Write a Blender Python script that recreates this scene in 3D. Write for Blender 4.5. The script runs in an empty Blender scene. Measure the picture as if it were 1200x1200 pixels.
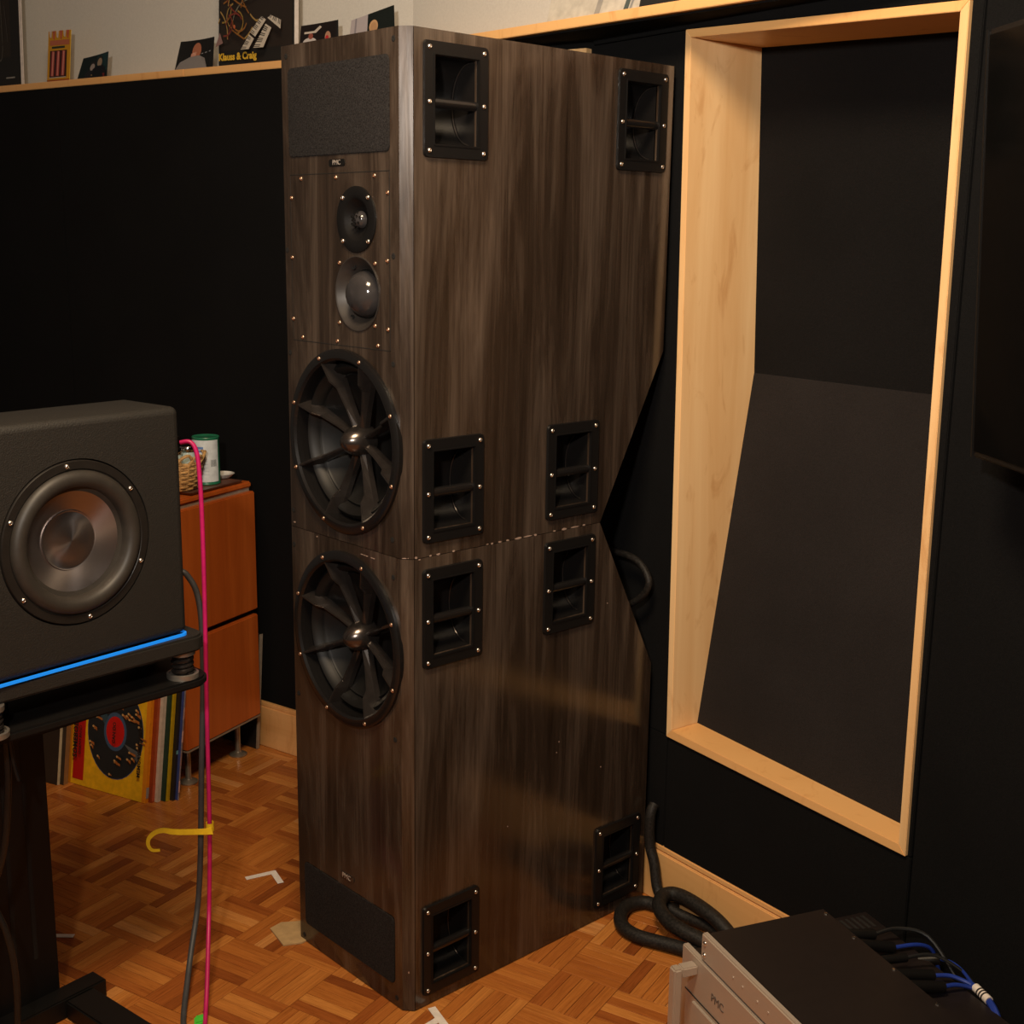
import bpy, bmesh, math, random
from mathutils import Matrix, Vector
random.seed(7)
sc = bpy.context.scene
COL = sc.collection
PI = math.pi

# ------------------------------------------------------------ camera, world, lights, exposure
cam_data = bpy.data.cameras.new('camera'); cam = bpy.data.objects.new('camera', cam_data); COL.objects.link(cam)
sc.camera = cam
cam_data.sensor_width = 36; cam_data.lens = 1491.3255 / 1200 * 36; cam_data.clip_start = .02
_yaw, _pitch, _roll = math.radians(47.0646), math.radians(-12.1146), math.radians(.8418)
_cy, _sy, _cp, _sp = math.cos(_yaw), math.sin(_yaw), math.cos(_pitch), math.sin(_pitch)
_f = Vector((-_sy*_cp, _cy*_cp, _sp)); _r = Vector((_cy, _sy, 0)); _u = _r.cross(_f)
_c, _s = math.cos(_roll), math.sin(_roll)
_R, _U = _c*_r + _s*_u, -_s*_r + _c*_u
CAM = Vector((1.6707, -1.3098, 1.4129))
cam.matrix_world = Matrix(((_R.x, _U.x, -_f.x, CAM.x), (_R.y, _U.y, -_f.y, CAM.y), (_R.z, _U.z, -_f.z, CAM.z), (0, 0, 0, 1)))

w = bpy.data.worlds.new('world'); sc.world = w; w.use_nodes = True
w.node_tree.nodes['Background'].inputs[0].default_value = (1, .82, .66, 1)
w.node_tree.nodes['Background'].inputs[1].default_value = .06

def area(name, loc, target, size, power, col, sizey=None):
    l = bpy.data.lights.new(name, 'AREA'); l.energy = power; l.color = col; l.size = size
    if sizey: l.shape = 'RECTANGLE'; l.size_y = sizey
    o = bpy.data.objects.new(name, l); COL.objects.link(o); o.location = loc
    o.rotation_euler = (Vector(target) - Vector(loc)).to_track_quat('-Z', 'Y').to_euler()
    return o
fl_ = area('flash_head_light', (1.47, -1.55, 1.84), (0.10, .30, 1.85), .10, 15, (1, .90, .79))
fl_.data.spread = math.radians(105)
area('ceiling_lamp_light', (.80, -.78, 2.70), (0.5, -.2, .6), .5, 50, (1, .76, .50))
sc.view_settings.view_transform = 'Standard'; sc.view_settings.look = 'None'
sc.view_settings.exposure = 0.0; sc.view_settings.gamma = 1; sc.view_settings.use_curve_mapping = False

# ------------------------------------------------------------ materials
def new_mat(name, col=(.5, .5, .5), rough=.5, metal=0, spec=.5, emit=None):
    m = bpy.data.materials.new(name); m.use_nodes = True
    b = m.node_tree.nodes['Principled BSDF']
    b.inputs['Base Color'].default_value = (*col, 1); b.inputs['Roughness'].default_value = rough
    b.inputs['Metallic'].default_value = metal; b.inputs['Specular IOR Level'].default_value = spec
    if emit:
        b.inputs['Emission Color'].default_value = (*emit[0], 1); b.inputs['Emission Strength'].default_value = emit[1]
    return m, m.node_tree.nodes, m.node_tree.links, b
def ramp(N, stops, interp='LINEAR'):
    r = N.new('ShaderNodeValToRGB'); cr = r.color_ramp; cr.interpolation = interp
    while len(cr.elements) < len(stops): cr.elements.new(.5)
    for e, (p, c) in zip(cr.elements, stops): e.position = p; e.color = (*c, 1)
    return r
def coords(N, L, scale, kind='Object', rot=(0, 0, 0)):
    t = N.new('ShaderNodeTexCoord'); mp = N.new('ShaderNodeMapping')
    mp.inputs['Scale'].default_value = scale; mp.inputs['Rotation'].default_value = rot
    L.new(t.outputs[kind], mp.inputs[0]); return mp.outputs[0]
def noise(N, L, vec, scale, detail=4, rough=.5, dist=0):
    n = N.new('ShaderNodeTexNoise'); n.inputs['Scale'].default_value = scale; n.inputs['Detail'].default_value = detail
    n.inputs['Roughness'].default_value = rough; n.inputs['Distortion'].default_value = dist
    L.new(vec, n.inputs['Vector']); return n.outputs['Fac']
def bump(N, L, b, h, strength, dist=.001):
    bp = N.new('ShaderNodeBump'); bp.inputs['Strength'].default_value = strength; bp.inputs['Distance'].default_value = dist
    L.new(h, bp.inputs['Height']); L.new(bp.outputs[0], b.inputs['Normal'])
def mixc(N, L, fac, a, b, mode='MIX'):
    m = N.new('ShaderNodeMix'); m.data_type = 'RGBA'; m.blend_type = mode
    for k, v in ((0, fac), (6, a), (7, b)):
        if isinstance(v, (float, int)): m.inputs[k].default_value = v
        elif isinstance(v, tuple): m.inputs[k].default_value = (*v, 1)
        else: L.new(v, m.inputs[k])
    return m.outputs[2]
def plain(name, col, rough=.5, metal=0, spec=.5, nscale=0, nstr=.1, var=0):
    m, N, L, b = new_mat(name, col, rough, metal, spec)
    v = coords(N, L, (1, 1, 1)); f = noise(N, L, v, nscale or 60, 3)
    k = var or .12
    r = ramp(N, [(.3, tuple(c*(1-k) for c in col)), (.7, tuple(min(1, c*(1+k)) for c in col))])
    L.new(f, r.inputs[0]); L.new(r.outputs[0], b.inputs['Base Color'])
    if nscale: bump(N, L, b, f, nstr)
    return m

def veneer():
    m, N, L, b = new_mat('walnut_veneer', rough=.2, spec=.7)
    v = coords(N, L, (1, 1, .05)); big = noise(N, L, coords(N, L, (1, 1, .11)), 8, 5, .6, 2.6)
    v2 = coords(N, L, (1, 1, .012)); fine = noise(N, L, v2, 170, 5, .7, .3)
    v3 = coords(N, L, (1, 1, .09)); mid = noise(N, L, v3, 26, 6, .65, 2.6)
    r = ramp(N, [(.28, (.016, .0098, .0062)), (.48, (.036, .0235, .016)), (.70, (.088, .063, .046))]); L.new(big, r.inputs[0])
    r2 = ramp(N, [(.3, (.66, .65, .64)), (.52, (1, 1, 1)), (.75, (1.25, 1.22, 1.18))]); L.new(mid, r2.inputs[0])
    r3 = ramp(N, [(.35, (.68, .66, .64)), (.6, (1.12, 1.12, 1.12))]); L.new(fine, r3.inputs[0])
    c = mixc(N, L, .75, r.outputs[0], r2.outputs[0], 'MULTIPLY'); c = mixc(N, L, .8, c, r3.outputs[0], 'MULTIPLY')
    L.new(c, b.inputs['Base Color']); bump(N, L, b, fine, .05, .0004)
    rr = ramp(N, [(.3, (.15,)*3), (.7, (.22,)*3)]); L.new(mid, rr.inputs[0]); L.new(rr.outputs[0], b.inputs['Roughness'])
    return m
def maple(name, a, bcol, rough=.42, axis=(1, 1, .06)):
    m, N, L, b = new_mat(name, rough=rough)
    v = coords(N, L, axis); f = noise(N, L, v, 9, 5, .6, 1.2)
    v2 = coords(N, L, (1, 1, .35)); k = noise(N, L, v2, 16, 4, .6, 1.5)
    r = ramp(N, [(.3, a), (.7, bcol)]); L.new(f, r.inputs[0])
    r2 = ramp(N, [(.28, (.72, .56, .42)), (.42, (1, 1, 1))]); L.new(k, r2.inputs[0])
    c = mixc(N, L, .5, r.outputs[0], r2.outputs[0], 'MULTIPLY'); L.new(c, b.inputs['Base Color'])
    bump(N, L, b, f, .08, .0005)
    return m
def parquet():
    m, N, L, b = new_mat('oak_parquet', rough=.26)
    at = N.new('ShaderNodeAttribute'); at.attribute_name = 'tone'
    oi = N.new('ShaderNodeObjectInfo')
    ad = N.new('ShaderNodeMath'); ad.operation = 'MULTIPLY'; ad.inputs[1].default_value = .22
    L.new(oi.outputs['Random'], ad.inputs[0])
    sm = N.new('ShaderNodeMath'); sm.operation = 'ADD'; L.new(at.outputs['Fac'], sm.inputs[0]); L.new(ad.outputs[0], sm.inputs[1])
    r = ramp(N, [(.02, (.20, .052, .012)), (.25, (.36, .105, .022)), (.55, (.48, .165, .033)), (.85, (.60, .24, .055)), (1.1, (.62, .28, .09))]); L.new(sm.outputs[0], r.inputs[0])
    v = coords(N, L, (3, 60, 1), 'UV'); g = noise(N, L, v, 3.2, 6, .65, .9)
    v2 = coords(N, L, (7, 400, 1), 'UV'); g2 = noise(N, L, v2, 3, 4, .6, .2)
    r2 = ramp(N, [(.3, (.62, .52, .45)), (.55, (1, 1, 1)), (.8, (1.2, 1.15, 1.1))]); L.new(g, r2.inputs[0])
    r3 = ramp(N, [(.3, (.8, .76, .72)), (.6, (1.05, 1.05, 1.05))]); L.new(g2, r3.inputs[0])
    c = mixc(N, L, .8, r.outputs[0], r2.outputs[0], 'MULTIPLY'); c = mixc(N, L, .8, c, r3.outputs[0], 'MULTIPLY')
    L.new(c, b.inputs['Base Color']); bump(N, L, b, g2, .08, .0004)
    return m
def fabric(name, a, b2, scale=500, rough=.95):
    m, N, L, b = new_mat(name, rough=rough, spec=.15)
    v = coords(N, L, (1, 1, 1)); f = noise(N, L, v, scale, 2, .6); g = noise(N, L, v, 4, 3)
    r = ramp(N, [(.3, a), (.7, b2)]); L.new(f, r.inputs[0])
    r2 = ramp(N, [(.3, (.8,)*3), (.7, (1.1,)*3)]); L.new(g, r2.inputs[0])
    L.new(mixc(N, L, 1., r.outputs[0], r2.outputs[0], 'MULTIPLY'), b.inputs['Base Color']); bump(N, L, b, f, .35, .0008)
    return m
def cherry():
    m, N, L, b = new_mat('cherry_veneer', rough=.35)
    v = coords(N, L, (1, 1, .06)); f = noise(N, L, v, 14, 5, .6, 1.); r = ramp(N, [(.3, (.44, .085, .012)), (.7, (.66, .16, .028))])
    L.new(f, r.inputs[0]); L.new(r.outputs[0], b.inputs['Base Color']); return m
def brushed(name, col, rough):
    m, N, L, b = new_mat(name, col, rough, .55)
    v = coords(N, L, (2, 2, 60)); f = noise(N, L, v, 3, 3)
    rr = ramp(N, [(.3, (rough-.06,)*3), (.7, (rough+.08,)*3)]); L.new(f, rr.inputs[0]); L.new(rr.outputs[0], b.inputs['Roughness'])
    return m
def sleeve():
    m, N, L, b = new_mat('braided_sleeve', rough=.6, spec=.3)
    v = coords(N, L, (1, 1, 1)); f = noise(N, L, v, 240, 3); r = ramp(N, [(.35, (.004, .0035, .003)), (.7, (.022, .018, .015))])
    L.new(f, r.inputs[0]); L.new(r.outputs[0], b.inputs['Base Color']); bump(N, L, b, f, .6, .001); return m
def printed():
    m, N, L, b = new_mat('print_ink', rough=.45)
    a = N.new('ShaderNodeAttribute'); a.attribute_name = 'ink'; L.new(a.outputs['Color'], b.inputs['Base Color'])
    return m
M = dict(
    veneer=veneer(), maple=maple('maple_plywood', (.74, .44, .19), (.88, .60, .31)),
    maple_trim=maple('maple_trim', (.70, .37, .13), (.84, .49, .20), .4, (.06, .06, 1)),
    parquet=parquet(), under=plain('floor_joint', (.03, .012, .006), .8),
    black_fabric=fabric('black_wall_fabric', (.0020, .0020, .0022), (.0060, .0059, .0062)),
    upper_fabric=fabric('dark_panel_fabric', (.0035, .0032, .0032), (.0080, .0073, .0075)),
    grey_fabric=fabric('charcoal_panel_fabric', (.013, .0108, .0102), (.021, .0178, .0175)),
    grille=fabric('grille_cloth', (.008, .0070, .0070), (.032, .029, .028), 420, .9),
    white_wall=plain('white_plaster', (.58, .56, .51), .8, nscale=200, nstr=.08, var=.04),
    ceiling=plain('ceiling_paint', (.7, .68, .63), .9),
    dark_wall=plain('dark_room_wall', (.03, .022, .02), .8),
    plastic=plain('black_plastic', (.008, .0072, .007), .27, nscale=400, nstr=.05),
    abs=plain('moulded_plastic', (.007, .0064, .0062), .40, 0, .25, nscale=900, nstr=.15),
    deep=plain('black_cone', (.006, .0055, .005), .5, 0, .3),
    rubber=plain('butyl_rubber', (.030, .025, .020), .5),
    spoke=plain('black_gloss_casting', (.035, .029, .026), .20, metal=.5),
    hub=plain('gunmetal_hub', (.13, .11, .10), .22, metal=.9),
    dome=plain('doped_dome', (.05, .045, .045), .13, metal=.3),
    screw=plain('nickel_screw', (.70, .64, .58), .25, metal=1),
    copper=plain('brass_screw', (.62, .42, .30), .35, metal=1),
    hole=plain('dark_hole', (.006, .005, .004), .8),
    chip=plain('bare_wood_chip', (.32, .22, .17), .8),
    subring=plain('cast_ring_paint', (.014, .0115, .0095), .4),
    subbody=plain('textured_black_paint', (.013, .0108, .008), .62, nscale=520, nstr=.9, var=.3),
    subcone=plain('polished_cone', (.42, .37, .355), .20, metal=.95),
    blue=new_mat('blue_led_strip', (.01, .25, .9), .4, emit=((.01, .22, .85), .45))[0],
    steel=brushed('brushed_aluminium', (.56, .48, .40), .48), chrome=plain('chrome', (.75, .72, .68), .12, metal=1),
    ampblack=plain('satin_black_lid', (.011, .0075, .007), .42), cherry=cherry(),
    pink=plain('pink_jacket', (.55, .012, .13), .4), greycable=plain('grey_jacket', (.055, .055, .058), .5),
    blackcable=plain('black_jacket', (.008, .008, .008), .4), yellow=plain('yellow_strap', (.95, .60, .015), .6),
    bluecable=plain('blue_jacket', (.012, .035, .25), .4), green=plain('green_plastic', (.08, .6, .05), .5),
    sleeve=sleeve(), paper=plain('white_tape', (.75, .68, .62), .7), card=plain('cardboard', (.45, .29, .13), .85),
    wicker=plain('wicker_cane', (.52, .30, .11), .6, nscale=120, nstr=.4, var=.35), glassware=plain('frosted_jar', (.45, .55, .52), .15),
    can_green=plain('green_tin', (.02, .17, .09), .35), label=plain('paper_label', (.62, .66, .68), .6),
    ceramic=plain('white_ceramic', (.72, .70, .66), .25), tray=plain('brown_tray', (.14, .06, .04), .4),
    screen=plain('black_screen', (.003, .003, .003), .12, 0, .3), board=plain('black_board', (.012, .012, .012), .5),
    boardedge=plain('board_edge', (.30, .25, .2), .5), ink=printed(), letter=plain('grey_lettering', (.10, .08, .07), .5),
    letterlight=plain('pale_lettering', (.55, .48, .42), .4, metal=.5), textyellow=plain('yellow_lettering', (.62, .38, .03), .6),
    textblack=plain('black_lettering', (.01, .008, .008), .6), steelgrey=plain('black_powder_coat', (.0055, .005, .0047), .5, 0, .3),
    washer=plain('zinc_washer', (.42, .38, .33), .35, metal=.8), cream=plain('cream_card', (.62, .52, .36), .7),
)
def spun():
    m, N, L, b = new_mat('spun_metal', (.30, .265, .255), .30, .95)
    t = N.new('ShaderNodeTangent'); t.direction_type = 'RADIAL'; t.axis = 'Z'; L.new(t.outputs[0], b.inputs['Tangent'])
    b.inputs['Anisotropic'].default_value = .85
    v = coords(N, L, (1, 1, 1)); g = N.new('ShaderNodeTexWave'); g.wave_type = 'RINGS'; g.rings_direction = 'Z'; g.inputs['Scale'].default_value = 400; L.new(v, g.inputs['Vector'])
    bump(N, L, b, g.outputs['Fac'], .04, .0003); return m
M['spun'] = spun()
def flat(col, rough=.5):
    k = 'ink_%d_%d_%d' % tuple(int(c*255) for c in col)
    if k not in M: M[k] = plain(k, col, rough)
    return M[k]

# ------------------------------------------------------------ mesh helpers (author in world coordinates)
WM = {}
class MB:
    def __init__(s): s.v = []; s.f = []; s.c = []; s.uv = []
    def add(s, vs, fs, col=None):
        o = len(s.v); s.v += [Vector(p) for p in vs]; s.f += [tuple(i+o for i in f) for f in fs]; s.c += [col]*len(fs)
        return s
    def box(s, c, d, T=None, col=None):
        x, y, z = d[0]/2, d[1]/2, d[2]/2
        vs = [Vector((c[0]+a*x, c[1]+b*y, c[2]+e*z)) for a in (-1, 1) for b in (-1, 1) for e in (-1, 1)]
        if T is not None: vs = [T @ p for p in vs]
        return s.add(vs, [(0, 1, 3, 2), (4, 6, 7, 5), (0, 4, 5, 1), (2, 3, 7, 6), (0, 2, 6, 4), (1, 5, 7, 3)], col)
    def hexa(s, a, b, col=None):           # a, b: matching loops of four points
        return s.add(list(a)+list(b), [(3, 2, 1, 0), (4, 5, 6, 7), (0, 1, 5, 4), (1, 2, 6, 5), (2, 3, 7, 6), (3, 0, 4, 7)], col)
    def lathe(s, prof, T=None, n=48, a0=0, col=None):   # prof: (radius, height) ; axis = local z
        vs = []; fs = []
        for r, h in prof:
            for i in range(n):
                a = a0 + 2*PI*i/n; p = Vector((r*math.cos(a), r*math.sin(a), h)); vs.append(T @ p if T is not None else p)
        for k in range(len(prof)-1):
            for i in range(n):
                j = (i+1) % n; fs.append((k*n+i, k*n+j, (k+1)*n+j, (k+1)*n+i))
        return s.add(vs, fs, col)
    def tube(s, pts, r, n=10, sub=6, closed=False):
        P = [Vector(p) for p in pts]
        if sub > 1:
            Q = []; m = len(P)
            for i in range(m-1):
                p0, p1, p2, p3 = P[max(0, i-1)], P[i], P[i+1], P[min(m-1, i+2)]
                for k in range(sub):
                    t = k/sub; Q.append(.5*((2*p1)+(p2-p0)*t+(2*p0-5*p1+4*p2-p3)*t*t+(3*p1-p0-3*p2+p3)*t**3))
            P = Q+[P[-1]]
        rs = r if isinstance(r, list) else [r]*len(P)
        up = Vector((0.13, .21, 1)).normalized(); vs = []; fs = []
        prev = None
        for i, p in enumerate(P):
            d = (P[min(i+1, len(P)-1)]-P[max(i-1, 0)]).normalized()
            if prev is None: x = d.cross(up).normalized() if abs(d.dot(up)) < .98 else d.cross(Vector((1, 0, 0))).normalized()
            else: x = (prev-d*prev.dot(d)).normalized()
            prev = x; y = d.cross(x)
            for k in range(n):
                a = 2*PI*k/n; vs.append(p+(x*math.cos(a)+y*math.sin(a))*rs[min(i, len(rs)-1)])
        for i in range(len(P)-1):
            for k in range(n):
                l = (k+1) % n; fs.append((i*n+k, i*n+l, (i+1)*n+l, (i+1)*n+k))
        fs.append(tuple(range(n))[::-1]); m = (len(P)-1)*n; fs.append(tuple(range(m, m+n)))
        return s.add(vs, fs)
def mesh_of(mb, name, bevel=0, smooth=False, segs=2, fix=True, inv=None):
    me = bpy.data.meshes.new(name)
    vs = [inv @ p for p in mb.v] if inv is not None else mb.v
    me.from_pydata([tuple(p) for p in vs], [], mb.f)
    if any(c is not None for c in mb.c):
        at = me.color_attributes.new('ink', 'FLOAT_COLOR', 'CORNER'); k = 0
        for fi, f in enumerate(mb.f):
            c = mb.c[fi] or (.5, .5, .5)
            for _ in f: at.data[k].color = (*c, 1); k += 1
    else:
        bm = bmesh.new(); bm.from_mesh(me)
        if fix: bmesh.ops.recalc_face_normals(bm, faces=bm.faces)
        if bevel:
            es = [e for e in bm.edges if len(e.link_faces) == 2 and e.calc_face_angle(0) > .5]
            bmesh.ops.bevel(bm, geom=es, offset=bevel, segments=segs, affect='EDGES', clamp_overlap=True)
        bm.to_mesh(me); bm.free()
    if smooth:
        for p in me.polygons: p.use_smooth = True
        me.set_sharp_from_angle(angle=math.radians(40))
    return me
def obj(name, mb, mat, parent=None, label=None, cat=None, group=None, kind=None, bevel=0, smooth=False, segs=2, fix=True):
    inv = WM[parent.name].inverted() if parent and parent.name in WM else None
    me = mesh_of(mb, name, bevel, smooth, segs, fix, inv) if isinstance(mb, MB) else mb
    if mat is not None and not me.materials: me.materials.append(mat)
    o = bpy.data.objects.new(name, me); COL.objects.link(o)
    if parent:
        o.parent = parent
        if parent.name in WM: WM[o.name] = WM[parent.name]
    if label: o['label'] = label
    if cat: o['category'] = cat
    if group: o['group'] = group
    if kind: o['kind'] = kind
    return o
def thing(name, label, cat, loc, rz=0, group=None):
    o = bpy.data.objects.new(name, None); COL.objects.link(o); o.location = loc; o.rotation_euler = (0, 0, rz); o.empty_display_size = .05
    WM[o.name] = Matrix.Translation(Vector(loc)) @ Matrix.Rotation(rz, 4, 'Z')
    o['label'] = label; o['category'] = cat
    if group: o['group'] = group
    return o
def place(name, me, parent, T):            # a shared mesh placed with world matrix T
    o = bpy.data.objects.new(name, me); COL.objects.link(o); o.parent = parent
    o.matrix_local = (WM[parent.name].inverted() if parent.name in WM else Matrix()) @ T
    if parent.name in WM: WM[o.name] = T
    return o
def frame(o, x, y, z):                     # matrix from origin and axes
    x, y, z = Vector(x).normalized(), Vector(y).normalized(), Vector(z).normalized()
    return Matrix(((x.x, y.x, z.x, o[0]), (x.y, y.y, z.y, o[1]), (x.z, y.z, z.z, o[2]), (0, 0, 0, 1)))
def text_mesh(txt, size, depth=.0006, align='CENTER', mat=None, bold=0):
    cu = bpy.data.curves.new('text', 'FONT'); cu.body = txt; cu.size = size; cu.extrude = depth; cu.offset = bold
    cu.align_x = align; cu.align_y = 'CENTER'; cu.resolution_u = 3
    t = bpy.data.objects.new('tmp', cu); COL.objects.link(t)
    dg = bpy.context.evaluated_depsgraph_get(); me = bpy.data.meshes.new_from_object(t.evaluated_get(dg))
    bpy.data.objects.remove(t); bpy.data.curves.remove(cu)
    me.materials.clear()
    if mat: me.materials.append(mat)
    return me
def plate(outer, holes, T, rim=0.0):       # flat face with holes in T's xy plane; hole walls go to -z by rim
    bm = bmesh.new(); edges = []
    for loop in [outer]+holes:
        vs = [bm.verts.new((p[0], p[1], 0)) for p in loop]
        edges += [bm.edges.new((vs[i], vs[(i+1) % len(vs)])) for i in range(len(vs))]
    bmesh.ops.triangle_fill(bm, edges=edges, use_beauty=True, use_dissolve=False, normal=(0, 0, 1))
    mb = MB(); idx = {v: i for i, v in enumerate(bm.verts)}
    bm.verts.ensure_lookup_table()
    mb.add([T @ v.co for v in bm.verts], [tuple(idx[v] for v in f.verts) for f in bm.faces]); bm.free()
    for loop in holes:
        n = len(loop); mb.add([T @ Vector((p[0], p[1], 0)) for p in loop]+[T @ Vector((p[0], p[1], -rim)) for p in loop],
                              [(i, (i+1) % n, (i+1) % n+n, i+n) for i in range(n)])
    return mb
def circ(cx, cy, r, n=48): return [(cx+r*math.cos(2*PI*i/n), cy+r*math.sin(2*PI*i/n)) for i in range(n)]
def rrect(x0, y0, x1, y1, r, n=4):
    out = []
    for cx, cy, a in ((x1-r, y1-r, 0), (x0+r, y1-r, PI/2), (x0+r, y0+r, PI), (x1-r, y0+r, 1.5*PI)):
        for i in range(n+1): out.append((cx+r*math.cos(a+i*PI/2/n), cy+r*math.sin(a+i*PI/2/n)))
    return out
def prism(loop, T, d):                     # loop extruded along T's +z by d
    n = len(loop); mb = MB()
    return mb.add([T @ Vector((p[0], p[1], 0)) for p in loop]+[T @ Vector((p[0], p[1], d)) for p in loop],
                  [tuple(range(n))[::-1], tuple(range(n, 2*n))]+[(i, (i+1) % n, (i+1) % n+n, i+n) for i in range(n)])

# ------------------------------------------------------------ setting: walls
A_W = math.radians(-6); DW = Vector((math.cos(A_W), math.sin(A_W), 0)); NW = Vector((-DW.y, DW.x, 0)); PW = Vector((0, .675, 0))
def wpt(s, dep, z): return PW + DW*s + NW*dep + Vector((0, 0, z))
def wall_box(s0, s1, d0, d1, z0, z1, mb=None, f=wpt):
    return (mb or MB()).hexa([f(s0, d0, z0), f(s1, d0, z0), f(s1, d0, z1), f(s0, d0, z1)], [f(s0, d1, z0), f(s1, d1, z0), f(s1, d1, z1), f(s0, d1, z1)])
A_L = math.radians(12.2); DL = Vector((math.cos(A_L), math.sin(A_L), 0)); NL = Vector((-DL.y, DL.x, 0)); PL = Vector((-1.275, .498, 0))
def lpt(s, dep, z): return PL + DL*s + NL*dep + Vector((0, 0, z))
CORNER_S = 1.03           # on the left wall line, hidden behind the loudspeaker

wl = obj('wall_left', wall_box(-2.6, CORNER_S, .03, .09, 0, 1.822, f=lpt), M['dark_wall'], kind='structure')
for s0, s1 in ((-2.6, -1.775), (-1.773, -.79), (-.788, .17), (.172, CORNER_S)):
    obj('fabric_panel', wall_box(s0, s1, 0, .03, .13, 1.82, f=lpt), M['black_fabric'], wl, bevel=.002)
bl = obj('baseboard_left', wall_box(-2.6, CORNER_S, -.012, .03, 0, .118, f=lpt), M['maple_trim'], kind='structure', bevel=.002)
obj('baseboard_cap', wall_box(-2.6, CORNER_S, -.008, .03, .118, .130, f=lpt), M['maple_trim'], bl, bevel=.002)
# first niche's frame: only its top right corner shows above the loudspeaker
t = obj('trim_3', MB().hexa([lpt(.87, -.02, 1.785), lpt(1.018, -.02, 1.785), lpt(1.018, -.02, 1.803), lpt(.87, -.02, 1.803)],
    [lpt(.87, .0, 1.785), lpt(1.018, .0, 1.785), lpt(1.018, .0, 1.803), lpt(.87, .0, 1.803)]), M['maple'], kind='structure')
obj('frame_side', wall_box(1.002, 1.018, -.02, 0, .4, 1.785, f=lpt), M['maple'], t)

# right wall with the framed niche
N0, N1 = .011, .645      # frame, outer
wr = obj('wall_right', wall_box(-.27, .70, .26, .30, 0, 1.818), M['dark_wall'], kind='structure')
def pan(parent, quad, d0=0., d1=.03, mat='black_fabric', name='fabric_panel'):
    a = [wpt(s, d0, z) for s, z in quad]; b = [wpt(s, d1, z) for s, z in quad]
    return obj(name, MB().hexa(a, b), M[mat], parent, bevel=.0015)
TL, BLc, BRc, TR = (.011, 1.807), (.039, .386), (.6445, .364), (.629, 1.781)
pan(wr, [(-.268, .13), (.0375, .13), (.0375, .386), (-.268, .386)])
pan(wr, [(-.268, .388), BLc, TL, (-.268, 1.807)])
pan(wr, [(-.268, 1.809), (.0095, 1.809), (.0095, 1.818), (-.268, 1.818)])
pan(wr, [(.011, 1.809), TR, (.629, 1.818), (.011, 1.818)])
pan(wr, [(.0395, .13), (.652, .13), (.652, .362), (.0395, .384)])
pan(wr, [BRc, (.652, .364), (.652, 1.818), (.6295, 1.818)])
br = obj('baseboard_right', wall_box(-.268, .67, -.006, .03, 0, .117), M['maple_trim'], kind='structure', bevel=.002)
obj('baseboard_cap', wall_box(-.268, .67, -.002, .03, .119, .131), M['maple_trim'], br, bevel=.002)

# niche: frame boards run 0.21 m deep, upper back panel upright, lower back panel leans forward to the sill
th = .0155; dep = .215
def board(a, b, c, d, d0=-.006, d1=dep): return MB().hexa([wpt(s, d0, z) for s, z in (a, b, c, d)], [wpt(s, d1, z) for s, z in (a, b, c, d)])
iTL, iBL, iBR, iTR = (TL[0]+th, TL[1]-th), (BLc[0]+th, BLc[1]+th+.003), (BRc[0]-th, BRc[1]+th+.003), (TR[0]-th, TR[1]-th)
fr_ = obj('trim_1', board(TL, iTL, iBL, BLc), M['maple'], kind='structure', bevel=.001)
obj('frame_head', board(TL, TR, iTR, iTL), M['maple_trim'], fr_, bevel=.001)
obj('frame_side', board(TR, BRc, iBR, iTR), M['maple'], fr_, bevel=.001)
obj('frame_sill', board(BLc, iBL, iBR, BRc), M['maple_trim'], fr_, bevel=.001)
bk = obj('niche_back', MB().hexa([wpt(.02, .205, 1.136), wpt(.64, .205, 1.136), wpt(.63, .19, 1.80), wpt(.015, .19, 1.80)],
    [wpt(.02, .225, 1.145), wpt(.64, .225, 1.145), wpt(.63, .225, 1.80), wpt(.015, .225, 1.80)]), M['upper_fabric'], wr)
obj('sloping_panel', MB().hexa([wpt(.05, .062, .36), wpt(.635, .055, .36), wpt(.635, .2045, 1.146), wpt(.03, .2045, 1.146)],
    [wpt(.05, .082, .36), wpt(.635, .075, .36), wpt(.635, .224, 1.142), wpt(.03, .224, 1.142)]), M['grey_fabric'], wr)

# far right wall, turned a little more
A3 = math.radians(-13); D3 = Vector((math.cos(A3), math.sin(A3), 0)); N3 = Vector((-D3.y, D3.x, 0)); P3 = wpt(.655, 0, 0)
def rpt(s, dep, z): return P3 + D3*s + N3*dep + Vector((0, 0, z))
w3 = obj('wall_far_right', wall_box(0, 2.2, .03, .09, 0, 1.818, f=rpt), M['dark_wall'], kind='structure')
obj('fabric_panel', wall_box(.001, 1.1, 0, .03, .13, 1.818, f=rpt), M['black_fabric'], w3, bevel=.0015)
obj('fabric_panel', wall_box(1.102, 2.2, 0, .03, .13, 1.818, f=rpt), M['black_fabric'], w3, bevel=.0015)
obj('baseboard_far_right', wall_box(.015, 2.2, -.006, .03, 0, .13, f=rpt), M['maple_trim'], kind='structure', bevel=.002)

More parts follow.
